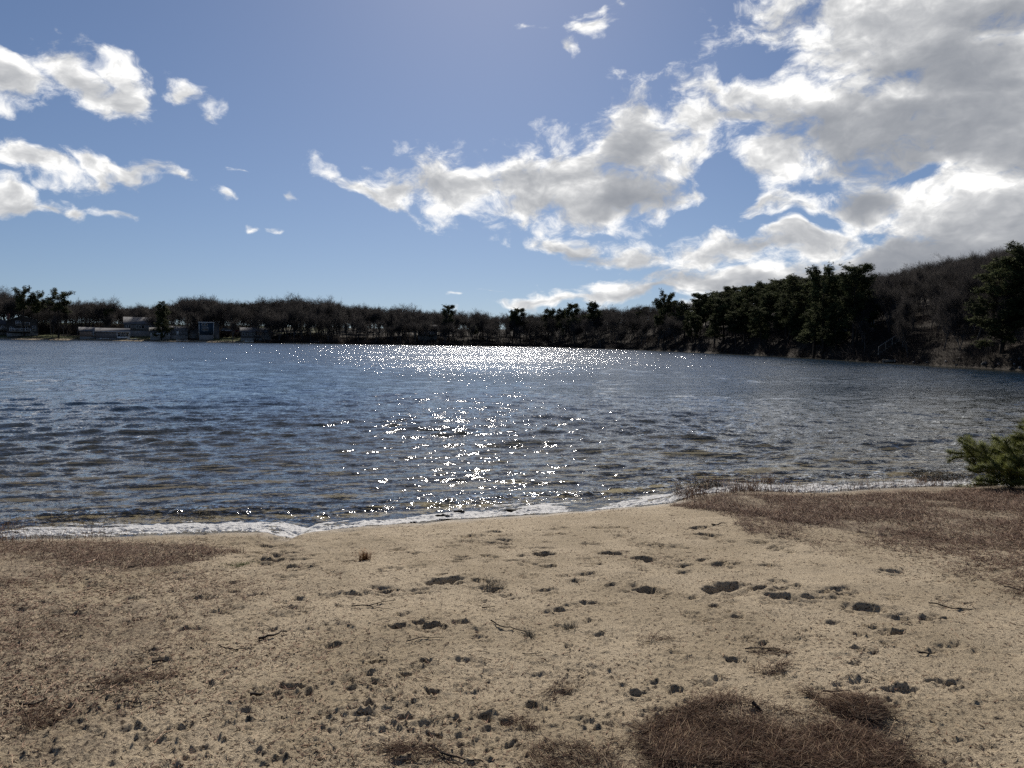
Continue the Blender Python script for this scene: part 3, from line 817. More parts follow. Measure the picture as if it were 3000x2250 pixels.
def sec(px):
    p = px / K
    return 0 if p < 560 else 1 if p < 1170 else 2 if p < 1440 else 3 if p < 1880 else 4
GRP = [('bare grey-brown tree in the wood behind the cottages on the left shore', 'bare trees behind the left shore cottages'),
       ('bare brown tree in the dense wood along the middle of the far shore', 'bare trees along the middle far shore'),
       ('bare brown tree on the far bank between the sunlit cove and the pine stand', 'bare trees between cove and pines'),
       ('bare grey tree standing among the dark pines on the right bank', 'bare trees among the right bank pines'),
       ('tall bare grey tree on the steep right bank beyond the pine stand', 'bare trees on the steep right bank')]
PGRP = [('dark pine behind the left shore cottages', 'pines behind the left cottages'),
        ('small dark pine poking out of the bare wood in the middle of the far shore', 'pines in the middle wood'),
        ('dark round-topped pine above the bare wood right of the cove', 'pines right of the cove'),
        ('dense dark green pine in the pine stand on the right bank', 'pines of the right bank stand'),
        ('dark pine among bare trees on the far right bank', 'pines on the far right bank')]
# openings in front of the cottages (source px ranges) where few trees stand at the water
STAND_STEP = 1
def open_front(px, t0):
    p = px * 3000 / 1024
    if t0 < 14 and p < 770: return not (110 < p < 165 or 385 < p < 398 or 560 < p < 580) or rt.random() < 0.4 if p < 520 else rt.random() > 0.45
    if t0 < 20 and p < 770: return rt.random() < 0.6
    return False
nbare = 0; REST = []
ROWS = ((3, 5.2, 0.62, 1.5), (9, 4.6, 0.74, 3), (17, 4.6, 0.86, 3), (28, 4.6, 0.95, 4), (40, 4.8, 1.0, 5), (56, 5.0, 1.02, 7))
for t0, step, frac, jt in ROWS:
    spots = wood_row(t0, step, -37.5, 37.5, frac, jt, open_front)
    for x, y, px in spots:
        if sec(px) < 3 and t0 > 20 and rt.random() < 0.25: continue
        gz = float(ground_z(x, y)); sc_ = sec(px)
        zt = top_z(px, y)
        H = max((zt - gz) * frac * rt.uniform(0.90, 1.07) * (1.07 if sc_ < 3 else 1.0), 5.0)
        if sc_ >= 3: H = min(H, 18.5)
        if frac < 0.9: H *= rt.uniform(0.8, 1.1)
        H = max(5.0, H)
        p = px / K
        share = {0: 0.02, 1: 0.03, 2: 0.10, 3: 0.30, 4: 0.07}[sc_]
        if sc_ == 3 and 1480 < p < 1830 and t0 < 35: continue
        if rt.random() < share:
            kd = rt.choice(['full', 'full', 'round'] if sc_ == 3 else ['round'])
            put_tree(kd, 'pine_tree', x, y, H * (0.97 if sc_ == 3 else 0.8), *PGRP[sc_], wide=rt.uniform(0.85, 1.15) * (14.0 / 12) * min(1.25, 10 / H * 1.1 if H > 10 else 1.15))
        else:
            if nbare >= 236:
                REST.append((x, y, gz, H)); continue
            nbare += 1
            put_tree('bare', 'bare_tree', x, y, H, *GRP[sc_], wide=rt.uniform(1.05, 1.4) * (1.0 if H < 11 else 0.92))

# the pine stand on the right bank: a closed wall of green
for t0, step, frac in ((2.5, 4.2, 0.66), (8, 3.8, 0.80), (15, 3.6, 0.93), (24, 3.6, 1.0), (34, 3.8, 1.03)):
    for x, y, px in wood_row(t0, step, 11.5, 27.5, frac, 2.0):
        p = px / K
        if not 1470 < p < 1850 or (p < 1530 and rt.random() < 0.35): continue
        gz = float(ground_z(x, y))
        H = min(max((top_z(px, y) - gz) * frac * rt.uniform(0.93, 1.05), 6.0), 19.0)
        if t0 < 10: H *= rt.uniform(0.8, 1.1)
        put_tree(rt.choice(['full', 'full', 'round'] if t0 < 20 else ['full', 'round', 'round']), 'pine_tree', x, y, H, *PGRP[3], wide=rt.uniform(1.0, 1.3) * min(1.2, 11 / H * 1.15))

# tall bare trees on the steep bank right of the stand
for t0, step, frac in ((4, 4.4, 0.80), (12, 4.0, 0.93), (20, 3.6, 1.0), (29, 3.4, 1.03)):
    for x, y, px in wood_row(t0, step, 25.5, 37.5, frac, 1.5):
        gz = float(ground_z(x, y)); H = min(max((top_z(px, y) - gz) * frac * rt.uniform(0.94, 1.05), 6.0), 20.0)
        put_tree((BARE[rt.choice((1, 2, 4, 5))], 12.0), 'bare_tree', x, y, H, *GRP[4], wide=rt.uniform(0.75, 1.0)); nbare += 1

# trees that stand out one by one: source px x, top y (2212), metres behind the bank
def solo(kind, name, p3000, top2212, t0, label, wide=1.0, cat='tree'):
    px = p3000 * 1024 / 3000
    a = math.degrees(math.atan2(ray(px, 345)[0], ray(px, 345)[1]))
    R = float(np.interp(a, FAR_AZ, FAR_R)) + t0
    x, y = R * math.sin(math.radians(a)), R * math.cos(math.radians(a))
    z = at_depth(px, top2212 * K, y)[2]
    H = z - float(ground_z(x, y))
    return put_tree(kind, name, x, y, H, label, None, wide, cat)
solo('flat', 'pine_tree', 72, 631, 10, 'leaning dark pine behind the chimney house at far left')
solo('flat', 'pine_tree', 112, 640, 14, 'dark pine between two flat-topped pines on the left shore')
solo('flat', 'pine_tree', 172, 636, 8, 'broad flat-topped pine with tall bare trunk right of the deck house', 1.25)
solo('bare', 'bare_tree', 303, 632, 22, 'tall spreading bare tree rising above the wood left of the grey-roofed house', 1.3)
solo('round', 'pine_tree', 318, 668, 20, 'short dark pine below the tall spreading bare tree')
solo('cone', 'pine_tree', 474, 652, 5, 'dark bushy conifer in front of the long grey-roofed house', 1.2)
solo('bare', 'bare_tree', 420, 660, 30, 'round bare tree on the skyline above the grey-roofed house', 1.2)
solo('round', 'pine_tree', 1315, 660, 16, 'dark round pine on the skyline left of the cove')
solo('round', 'pine_tree', 1502, 671, 14, 'slim dark pine with a leaning trunk above the cove')
solo('round', 'pine_tree', 1525, 667, 16, 'round pine just right of the slim leaning pine above the cove', 1.2)
solo('round', 'pine_tree', 1605, 668, 16, 'dark round pine second right of the cove, before the skyline dips', 1.2)
solo('round', 'pine_tree', 1640, 668, 12, 'lanky dark pine on the skyline right of the cove')
solo('round', 'pine_tree', 1682, 657, 14, 'tallest dark pine of the pair right of the cove', 1.15)
solo('round', 'pine_tree', 1735, 654, 14, 'wide dark pine on the skyline midway between cove and pine stand', 1.2)
solo('flat', 'pine_tree', 1943, 641, 10, 'umbrella-topped pine with bare trunk at the left end of the pine stand', 0.95)
solo('round', 'pine_tree', 2503, 573, 4, 'tall pine with thick bare trunk towering over the pine stand', 1.05)
solo('flat', 'pine_tree', 2415, 590, 3, 'dark pine with forked crown left of the towering thick-trunked pine', 1.0)
solo('full', 'pine_tree', 2935, 572, 3, 'wide dark pine with horizontal limbs near the right edge of the far bank', 1.35)
solo('full', 'pine_tree', 3020, 530, 5, 'tall dark pine cut by the right edge of the picture', 1.3)

# ------------------------------------------------------------------ brush along the banks
rb = np.random.RandomState(8)
def brush(name, az0, az1, n, tmax, hmax, label, t00=-0.4):
    a = rb.uniform(az0, az1, n); R = np.interp(a, FAR_AZ, FAR_R) + t00 + tmax * rb.rand(n) ** 1.6
    x = R * np.sin(np.radians(a)); y = R * np.cos(np.radians(a))
    clump = np.clip(0.55 + 1.0 * fbm(x * 0.22, y * 0.22, 3, 300), 0.35, 1.1)
    z = ground_z(x, y)
    P0 = np.stack([x, y, z - 0.1], -1)
    d = rb.normal(size=(n, 3)) * 0.42; d[:, 2] = 1; d /= np.linalg.norm(d, axis=1, keepdims=True)
    L = hmax * clump * rb.uniform(0.4, 1.0, n)
    P1 = P0 + d * L[:, None]
    mid = P0 + (P1 - P0) * rb.uniform(0.3, 0.8, (n, 1))
    e = d + rb.normal(size=(n, 3)) * 0.6; P2 = mid + e * (L * 0.5)[:, None]
    V, Fc = spikes(np.concatenate([P0, mid]), np.concatenate([P1, P2]), np.concatenate([R * 0.00016 + 0.004, R * 0.00012 + 0.004]))
    o = mesh_obj(name, V, Fc, M['brush']); tag(o, label, 'brush', kind='stuff')
brush('brush', -5, 37, 36000, 42, 2.2, 'dark leafless brush along the foot of the right bank')
brush('brush', -19.5, -5, 16000, 26, 2.8, 'dark leafless brush along the middle of the far shore')
brush('brush', -36, -19.5, 2500, 14, 1.1, 'low brush between the cottages on the left shore')
brush('brush', -37.5, -19.5, 16000, 50, 6.0, 'tall leafless thicket behind the cottages on the left shore', 24.0)
# the trees past the counted ones, as one mass of the same bare trees (geometry nodes)
for i in range(430):
    a = rt.uniform(-37.8, 12.5) if i < 330 else rt.uniform(26, 38)
    R = float(np.interp(a, FAR_AZ, FAR_R)) + (rt.uniform(32, 95) if a > 25 else rt.uniform(14, 95) if a > -18.5 else rt.uniform(34, 95))
    x, y = R * math.sin(math.radians(a)), R * math.cos(math.radians(a)); gz = float(ground_z(x, y))
    REST.append((x, y, gz, min(18.0, max(4.0, (top_z(horizon_x(x, y), y) - gz) * rt.uniform(0.88, 1.06)))))
wm = bpy.data.meshes.new('distant_wood'); wm.vertices.add(len(REST))
wm.vertices.foreach_set('co', np.array([r_[:3] for r_ in REST], np.float32).ravel())
at = wm.attributes.new('size', 'FLOAT_VECTOR', 'POINT')
wds = [rt.uniform(1.1, 1.4) for _ in REST]
at.data.foreach_set('vector', np.array([(r_[3] / 12 * w_, r_[3] / 12 * w_, r_[3] / 12) for r_, w_ in zip(REST, wds)], np.float32).ravel())
at = wm.attributes.new('turn', 'FLOAT_VECTOR', 'POINT')
at.data.foreach_set('vector', np.array([(0, 0, rt.uniform(0, 6.28)) for _ in REST], np.float32).ravel())
at = wm.attributes.new('sort', 'INT', 'POINT'); at.data.foreach_set('value', np.array([k % 6 for k in range(len(REST))], np.int32))
wood = link(bpy.data.objects.new('distant_wood', wm))
tag(wood, 'brown mass of bare branches behind the front trees all along the far shore', 'wood', kind='stuff')
gt = bpy.data.node_groups.new('distant_wood', 'GeometryNodeTree')
gt.interface.new_socket(name='Geometry', in_out='INPUT', socket_type='NodeSocketGeometry')
gt.interface.new_socket(name='Geometry', in_out='OUTPUT', socket_type='NodeSocketGeometry')
q = NT(gt); gin = q.new('NodeGroupInput'); gout = q.new('NodeGroupOutput'); jn = q.new('GeometryNodeJoinGeometry')
def attr(nm, ty):
    n_ = q.new('GeometryNodeInputNamedAttribute', data_type=ty); n_.inputs[0].default_value = nm
    return [o_ for o_ in n_.outputs if o_.enabled][0]
a_size, a_turn, a_sort = attr('size', 'FLOAT_VECTOR'), attr('turn', 'FLOAT_VECTOR'), attr('sort', 'INT')
for k, (tm, cm) in enumerate(BARE):
    for me in (tm, cm):
        src = next(o_ for o_ in S.objects if o_.type == 'MESH' and o_.data == me)
        oi = q.new('GeometryNodeObjectInfo'); oi.inputs['Object'].default_value = src; oi.inputs['As Instance'].default_value = True
        cmp_ = q.new('FunctionNodeCompare', data_type='INT', operation='EQUAL')
        ins_ = [s_ for s_ in cmp_.inputs if s_.enabled]; q.put(ins_[0], a_sort); ins_[1].default_value = k
        ip = q.new('GeometryNodeInstanceOnPoints')
        q.put(ip.inputs['Points'], gin.outputs[0]); q.put(ip.inputs['Selection'], cmp_.outputs[0]); q.put(ip.inputs['Instance'], oi.outputs['Geometry'])
        q.put(ip.inputs['Rotation'], a_turn); q.put(ip.inputs['Scale'], a_size)
        q.l.new(ip.outputs[0], jn.inputs[0])
q.put(gout.inputs[0], jn.outputs[0])
md = wood.modifiers.new('wood', 'NODES'); md.node_group = gt

# ------------------------------------------------------------------ houses and small things on the far shore
def boxes(lst):
    V, Fc = [], []
    for (x0, x1, y0, y1, z0, z1) in lst:
        b = len(V) * 8
        V.append([(x0,y0,z0),(x1,y0,z0),(x1,y1,z0),(x0,y1,z0),(x0,y0,z1),(x1,y0,z1),(x1,y1,z1),(x0,y1,z1)])
        Fc += [[b+0,b+3,b+2,b+1],[b+4,b+5,b+6,b+7],[b+0,b+1,b+5,b+4],[b+1,b+2,b+6,b+5],[b+2,b+3,b+7,b+6],[b+3,b+0,b+4,b+7]]
    return np.array(V, float).reshape(-1, 3), np.array(Fc)
def part(name, lst, mat, parent):
    V, Fc = boxes(lst); return mesh_obj(name, V, Fc, M[mat], parent)
def gable(parent, w, d, h, rise, ridge, wall, roof, over=0.35):
    """walls with gable ends and a roof of real thickness; ridge 'x' or 'y'"""
    if ridge == 'y':
        prof = [(-w/2, 0), (w/2, 0), (w/2, h), (0, h + rise), (-w/2, h)]
        V = [(x, y, z) for y in (0, d) for x, z in prof]
    else:
        prof = [(0, 0), (d, 0), (d, h), (d/2, h + rise), (0, h)]
        V = [(x, y, z) for x in (-w/2, w/2) for y, z in prof]
    Fq = [[i, (i+1) % 5, (i+1) % 5 + 5, i + 5] for i in range(5)]
    mesh_obj('wall', V, [np.array(Fq), np.array([[0,1,2,3,4],[9,8,7,6,5]])], M[wall], parent)
    th = 0.18
    if ridge == 'y':
        s = rise / (w/2); e = w/2 + over
        prof = [(-e, h - s*over + .03), (0, h + rise + .03), (e, h - s*over + .03), (e, h - s*over + .03 + th), (0, h + rise + .03 + th), (-e, h - s*over + .03 + th)]
        V = [(x, y, z) for y in (-over, d + over) for x, z in prof]
    else:
        s = rise / (d/2)
        prof = [(-over, h - s*over + .03), (d/2, h + rise + .03), (d + over, h - s*over + .03), (d + over, h - s*over + .03 + th), (d/2, h + rise + .03 + th), (-over, h - s*over + .03 + th)]
        V = [(x, y, z) for x in (-w/2 - over, w/2 + over) for y, z in prof]
    Fq = [[i, (i+1) % 6, (i+1) % 6 + 6, i + 6] for i in range(6)]
    caps = [[0,1,4,5],[1,2,3,4],[11,10,7,6],[10,9,8,7]]
    return mesh_obj('roof', V, np.array(Fq + caps), M[roof], parent)
def window(parent, x, z, w, h, mull=1, y=-0.0, name='window'):
    f = 0.10
    bars = [(x-w/2, x+w/2, y-0.09, y+0.02, z, z+f), (x-w/2, x+w/2, y-0.09, y+0.02, z+h-f, z+h), (x-w/2, x-w/2+f, y-0.085, y+0.02, z+f, z+h-f), (x+w/2-f, x+w/2, y-0.085, y+0.02, z+f, z+h-f)]
    for i in range(1, mull + 1):
        xm = x - w/2 + w * i / (mull + 1); bars.append((xm-0.05, xm+0.05, y-0.08, y+0.02, z+f, z+h-f))
    o = part(name, bars, 'trim', parent)
    part('pane', [(x-w/2+f, x+w/2-f, y-0.03, y+0.01, z+f, z+h-f)], 'glass', o)
    return o
def railing(parent, x0, x1, y, z, step=1.6):
    """posts and two rails along a deck edge, each its own part"""
    n = max(2, int(abs(x1 - x0) / step) + 1)
    for i in range(n):
        x = x0 + (x1 - x0) * i / (n - 1); part('post', [(x-.06, x+.06, y-.06, y+.06, z, z+1.0)], 'trim', parent)
    part('rail', [(x0, x1, y-.05, y+.05, z+0.92, z+1.02)], 'trim', parent)
    part('rail', [(x0, x1, y-.03, y+.03, z+0.45, z+0.52)], 'trim', parent)
def house_at(name, p0, p1, base_src, t0, label, cat='house'):
    """frame of a house whose front spans source pixels p0..p1; returns (root, width, metres per source pixel)"""
    px = (p0 + p1) / 2 * 1024 / 3000
    a = math.degrees(math.atan2(ray(px, 340)[0], ray(px, 340)[1]))
    R = float(np.interp(a, FAR_AZ, FAR_R)) + t0
    x, y = R * math.sin(math.radians(a)), R * math.cos(math.radians(a))
    mpp = y / FPX * 1024 / 3000
    z = at_depth(px, base_src * 1024 / 3000, y)[2]
    z = max(z, float(ground_z(x, y)) + 0.05)
    r = empty(name, (x, y, z), -math.radians(a)); tag(r, label, cat)
    w = (p1 - p0) * mpp
    g0 = float(ground_z(x, y))
    part('foundation', [(-w/2+.05, w/2-.05, 0.05, 5, min(g0 - z, 0) - 1.5, 0.0)], 'stone', r)
    return r, w, mpp

# left house with chimney, balcony and white-railed decks
r, w, q = house_at('house', 28, 104, 976, 11, 'dark gabled house with chimney and white-railed deck at the far left')
roof = gable(r, w, 8, 4.6, 2.0, 'y', 'siding_dark', 'roof_dark')
part('chimney', [(-w/2+0.2, -w/2+1.1, 2.5, 3.4, 4.5, 7.4)], 'brick', r)
part('balcony', [(-w/2+3.0, w/2-2.6, -1.3, 0, 2.9, 3.1)], 'deckwood', r); railing(r, -w/2+3.0, w/2-2.6, -1.3, 3.1)
part('deck', [(-w/2+1.0, w/2-2.4, -3.0, 0, 0.5, 0.7)], 'deckwood', r); railing(r, -w/2+1.0, w/2-2.4, -3.0, 0.7)
for i in range(4): part('step', [(w/2-2.4+i*0.35, w/2-2.05+i*0.35, -3.0, -1.9, 0.1, 0.55-i*0.12)], 'deckwood', r)
window(r, -1.3, 3.5, 1.6, 1.2); window(r, 0.7, 0.9, 2.2, 1.7, 2); window(r, w/2-1.2, 0.9, 1.2, 2.0); window(r, -w/2+1.6, 1.0, 1.2, 1.3)
r, w, q = house_at('house', -70, 26, 972, 14, 'low house wing with a long white-railed deck cut by the left edge')
gable(r, w, 7, 2.9, 1.6, 'x', 'siding_dark', 'roof_dark')
part('deck', [(-w/2, w/2-.1, -2.6, 0, 0.6, 0.8)], 'deckwood', r); railing(r, -w/2, w/2-.1, -2.6, 0.8)
for x in (1.0, 3.4): window(r, x, 1.2, 1.0, 1.2)
# low waterside cottage (garage end and white sunroom front)
r, w, q = house_at('cottage', 238, 292, 986, 5, 'low pale shed-roofed cottage with a white arbour at the water')
gable(r, w, 5, 2.1, 1.3, 'x', 'siding_tan', 'roof')
window(r, 1.2, 0.8, 1.2, 1.0)
part('arbour_post', [(1.0, 1.12, -1.6, -1.48, 0, 2.1)], 'trim', r); part('arbour_post', [(2.3, 2.42, -1.6, -1.48, 0, 2.1)], 'trim', r); part('arbour_beam', [(0.9, 2.5, -1.6, -1.48, 2.1, 2.22)], 'trim', r)
r, w, q = house_at('cottage', 288, 374, 991, 3.5, 'white boathouse cottage with sunroom windows at the water')
gable(r, w, 6, 2.3, 1.4, 'x', 'siding_grey', 'roof')
for x, ww in ((w/2-3.6, 0.9), (w/2-2.2, 1.3), (w/2-0.8, 0.9)): window(r, x, 0.7, ww, 1.5, 1 if ww > 1 else 0)
part('porch_beam', [(-w/2+2, w/2+0.2, -0.9, -0.75, 2.45, 2.62)], 'trim', r)
for x in (w/2-4.3, w/2+0.05): part('porch_post', [(x, x+.13, -0.9, -0.77, 0, 2.45)], 'trim', r)
part('porch_wall', [(w/2-4.2, w/2, -0.9, -0.8, 0.0, 0.6)], 'trim', r)
# long grey-roofed house
r, w, q = house_at('house', 370, 458, 969, 18, 'long house with a wide grey shingle roof behind the shore lawn')
gable(r, w, 9, 2.7, 2.6, 'x', 'siding_grey', 'roof')
for x in (-w/2+1.6, w/2-2.4): window(r, x, 0.9, 1.7, 1.3)
window(r, -0.3, 1.0, 3.0, 1.2, 2); 
# small white cottage
r, w, q = house_at('cottage', 443, 496, 988, 4.5, 'small white cottage with four windows beside the dark conifer')
gable(r, w, 5, 2.0, 1.5, 'x', 'siding_white', 'roof')
for x in (-w/2+0.9, w/2-1.9, w/2-0.9, 0.6): window(r, x, 0.8, 0.7, 1.0, 0)
part('door', [(-0.75, 0.0, -0.05, 0.0, 0.05, 1.9)], 'trim', r)
r, w, q = house_at('shed', 496, 548, 982, 9, 'grey gabled shed between the white cottage and the blue house')
gable(r, w, 5, 1.9, 1.5, 'x', 'siding_grey', 'roof')
part('door', [(-0.6, 0.3, -0.05, 0.0, 0.05, 1.8)], 'trim', r); window(r, 1.4, 0.8, 0.8, 0.9, 0)
# blue house
r, w, q = house_at('house', 585, 625, 981, 8, 'dark blue two-storey house with white trim and bay window')
part('wall', [(-w/2, w/2, 0, 7, 0, 4.7)], 'siding_blue', r); part('roof', [(-w/2-.25, w/2+.25, -.25, 7.2, 4.72, 4.95)], 'roof_dark', r)
part('corner_board', [(-w/2-.03, -w/2+.15, -.04, 0.1, 0, 4.7)], 'trim', r); part('corner_board', [(w/2-.15, w/2+.03, -.04, 0.1, 0, 4.7)], 'trim', r)
part('fascia', [(-w/2-.25, w/2+.25, -.30, -.255, 4.66, 4.95)], 'trim', r)
window(r, -0.5, 1.5, 2.2, 1.5, 2); window(r, -0.6, 3.4, 2.0, 1.0, 1)
r, w, q = house_at('house', 553, 583, 976, 14, 'low tan gabled house left of the blue house')
gable(r, w, 6, 2.2, 1.4, 'y', 'siding_grey', 'roof'); window(r, -.4, 1.0, 1.3, 1.1, 1)
r, w, q = house_at('house', 627, 642, 975, 15, 'grey gable end showing just right of the blue house')
gable(r, w, 6, 2.8, 1.3, 'y', 'siding_grey', 'roof')
# flat cottage with window band
r, w, q = house_at('cottage', 708, 792, 990, 7, 'long low cottage with a band of wide windows behind thin trees')
gable(r, w, 6, 2.2, 1.6, 'x', 'siding_grey', 'roof')
for x, ww in ((-w/2+1.5, 1.9), (-w/2+3.9, 1.2), (-w/2+5.7, 1.4), (-w/2+8.0, 1.9)): window(r, x, 0.9, ww, 0.95, 1)
# houses glimpsed through the wood
r, w, q = house_at('house', 1225, 1280, 980, 12, 'dark house with a wide deck glimpsed through bare trees left of the cove')
gable(r, w, 7, 2.6, 1.2, 'x', 'siding_dark', 'roof_dark'); window(r, 1.0, 1.0, 1.6, 1.1); part('deck', [(-w/2, w/2, -2.4, 0, -.2, 0)], 'deckwood', r); railing(r, -w/2, w/2, -2.4, 0.0, 2.2)
r, w, q = house_at('house', 1930, 1990, 985, 26, 'gabled house high among bare trees left of the pine stand')
gable(r, w, 7, 4.2, 2.3, 'y', 'siding_dark', 'roof_dark'); window(r, 0.0, 2.0, 1.4, 1.3); window(r, -1.7, 0.6, 1.0, 1.2)
r, w, q = house_at('house', 2508, 2556, 985, 14, 'tan gable-ended house showing between tall trunks on the right bank')
gable(r, w, 7, 3.4, 2.3, 'y', 'siding_tan', 'roof_dark'); window(r, 0.9, 1.3, 0.9, 1.3); window(r, -0.9, 1.3, 0.9, 1.3)
r, w, q = house_at('house', 2440, 2480, 986, 16, 'pale low house half hidden behind the forked pine on the right bank')
gable(r, w, 6, 2.9, 1.5, 'x', 'siding_white', 'roof'); window(r, 0.4, 1.0, 1.4, 1.2)

# cars parked between the blue house and the low cottage
def car(p, base, t0, mat, label):
    r, w, q = house_at('parked_car', p - 6, p + 6, base, t0, label, 'car')
    for c in list(r.children): bpy.data.objects.remove(c)
    L, Wd = 4.4, 1.75
    prof = [(-2.2,.35),(-2.2,.8),(-1.95,.95),(-1.3,1.0),(-0.9,1.42),(0.7,1.45),(1.35,1.02),(2.1,.9),(2.2,.6),(2.2,.35)]
    n = len(prof); V = [(x, y, z) for y in (-Wd/2, Wd/2) for x, z in prof]
    Fq = [[i, (i+1) % n, (i+1) % n + n, i + n] for i in range(n)]
    mesh_obj('body', V, [np.array(Fq), np.array([list(range(n)), list(range(2*n-1, n-1, -1))])], M[mat], r)
    for x in (-1.35, 1.35):
        for y in (-0.82, 0.82):
            a_ = np.arange(12) * math.pi / 6
            V = [(x + .32*math.cos(k), y + dy, .32 + .32*math.sin(k)) for dy in (-.1, .1) for k in a_]
            Fw = [[i, (i+1) % 12, (i+1) % 12 + 12, i + 12] for i in range(12)]
            mesh_obj('wheel', V, [np.array(Fw), np.array([list(range(12)), list(range(23, 11, -1))])], M['rubber'], r)
    part('side_window', [(-0.85, 0.75, -Wd/2-.02, -Wd/2+.01, 1.02, 1.34)], 'glass', r)
    r.rotation_euler.z += 0.35
car(664, 972, 20, 'carpaint', 'silver car parked right of the blue house, glinting in the sun')
car(682, 974, 22, 'carred', 'dark red car parked beside the silver car')

def rowboat(p, base, t0, label, L=3.2):
    r, w, q = house_at('rowing_boat', p - 5, p + 5, base, t0, label, 'boat')
    for c in list(r.children): bpy.data.objects.remove(c)
    st = np.linspace(-1, 1, 9); V = []; 
    for s in st:
        hw = 0.62 * (1 - abs(s) ** 2.6) + 0.03; sh = 0.12 * s * s
        V += [(s*L/2, -hw, .42+sh), (s*L/2, -hw*.7, .1+sh*.5), (s*L/2, 0, 0.0+sh*.5), (s*L/2, hw*.7, .1+sh*.5), (s*L/2, hw, .42+sh)]
    mesh_obj('hull', V, grid_faces(9, 5), M['boat'], r)
    part('seat', [(-.15, .15, -.55, .55, .28, .32)], 'deckwood', r)
    r.location.z = float(ground_z(r.location.x, r.location.y)) + 0.05
    r.rotation_euler.z += rt.uniform(-0.3, 0.3)
rowboat(306, 990, 1.6, 'small white rowing boat pulled up before the white boathouse cottage')
rowboat(388, 988, 2.2, 'white dinghy on the beach below the long grey-roofed house')
rowboat(534, 988, 2.5, 'white boat drawn up between the shed and the blue house', 4.2)
rowboat(730, 990, 2.0, 'white canoe on the grass before the long low cottage')
rowboat(922, 1003, 1.0, 'pale upturned boat on the wooded middle shore')

# swimming dock and stair rail on the right bank
r, w, q = house_at('dock', 2590, 2625, 1066, -1.6, 'low wooden dock at the foot of the right bank', 'dock')
for c in list(r.children): bpy.data.objects.remove(c)
r.location.z = 0.0
part('frame', [(-w/2, w/2, 0, 1.6, 0.12, 0.34)], 'deckwood', r)
nb = 9
for i in range(nb):
    x0 = -w/2 + w * i / nb; part('plank', [(x0 + .015, x0 + w/nb - .015, -0.04, 1.66, 0.343, 0.385)], 'deckwood', r)
for x in (-w/2+.1, w/2-.1): part('pile', [(x-.06, x+.06, -.08, .04, -1.2, 0.5)], 'deckwood', r)
r, w, q = house_at('stair_railing', 2580, 2650, 1052, 2.0, 'pale wooden stair and handrail climbing the right bank behind the dock', 'stairs')
for c in list(r.children): bpy.data.objects.remove(c)
r.location.z = float(ground_z(r.location.x, r.location.y)) - 0.2
def beam(name, a, b, wd, mat, parent):
    V, Fc = cones([np.array(a, float)], [np.array(b, float)], [wd], [wd], 4); return mesh_obj(name, V, Fc, M[mat], parent)
beam('handrail', (-w/2, 0, 1.1), (w/2, 3, 3.6), .06, 'deckwood', r)
beam('handrail', (-w/2, 1.1, 1.1), (w/2, 4.1, 3.6), .06, 'deckwood', r)
for i in range(5):
    f = i / 4; beam('post', (-w/2 + w*f, 3*f, 0.0 + 2.4*f), (-w/2 + w*f, 3*f, 1.15 + 2.5*f), .05, 'deckwood', r)
for i in range(11):
    f = i / 10; part('step', [(-w/2 + w*f - .15, -w/2 + w*f + .15, 3*f, 3*f + 1.1, 0.12 + 2.5*f, 0.17 + 2.5*f)], 'deckwood', r)

# boulders on the right bank
def boulder(x, y, s, label, group, seed):
    rs = np.random.RandomState(seed)
    u = np.linspace(0, math.pi, 7); v = np.linspace(0, 2*math.pi, 10, endpoint=False)
    X = np.sin(u)[:, None]*np.cos(v)[None]; Y = np.sin(u)[:, None]*np.sin(v)[None]; Z = np.cos(u)[:, None]+0*v[None]
    k = 1 + 0.22 * rs.normal(size=X.shape); k[0] = 1; k[-1] = 1
    V = np.stack([X*k*s, Y*k*s*0.8, Z*k*s*0.6], -1).reshape(-1, 3)
    o = mesh_obj('boulder', V, grid_faces(7, 10, True), M['stone'])
    o.location = (x, y, float(ground_z(x, y)) + s*0.15); tag(o, label, 'rock', group)
for i in range(16):
    a = 27 + rt.random() * 8.5; R = float(np.interp(a, FAR_AZ, FAR_R)) + rt.uniform(-0.3, 1.4)
    boulder(R*math.sin(math.radians(a)), R*math.cos(math.radians(a)), rt.uniform(0.12, 0.32), 'small pale rock along the waterline of the right bank', 'rocks at the foot of the right bank', 400+i)

# ------------------------------------------------------------------ foam along the water's edge
rf = np.random.RandomState(21)
fx = np.arange(-7.5, 9.6, 0.011)
fv = np.arange(-0.55, 1.05, 0.012)                 # metres out from the edge of the sand
FX, FV = np.meshgrid(fx, fv, indexing='ij')
sy = np.interp(FX, SHORE_X, SHORE_Y)
FY = sy + FV
wid = 0.36 + 0.20 * fbm(FX * 0.7, FX * 0, 3, 500) + 0.10 * sstep(-FX, 0.5, 4) + 0.18 * sstep(FX, 3.0, 4.5) + 0.16 * np.exp(-((FX - 0.6) / 1.8) ** 2) + 0.05
start = -0.16 + 0.12 * sstep(FX, 3.0, 4.5) + 0.07 * fbm(FX * 9, FV * 5, 2, 511) + 0.14 * fbm(FX * 1.7, FX * 0 + 9, 3, 510)
n_a = fbm(FX * 3.0, FV * 9.0, 4, 520); n_b = fbm(FX * 17, FV * 26, 3, 530)
inner = sstep(FV - start + 0.05 * n_b, 0.0, 0.03) * (1 - sstep(FV - start - wid * (0.8 + 0.9 * n_a), 0.0, 0.10))
lace = sstep(n_a + 0.35 * n_b, 0.10, 0.24) * (1 - sstep(FV - start, wid.mean(), 0.62)) * sstep(FV - start, 0, 0.05)
cover = np.maximum(inner * sstep(n_a + 0.5 * n_b, -0.48, -0.25), lace * 0.9)
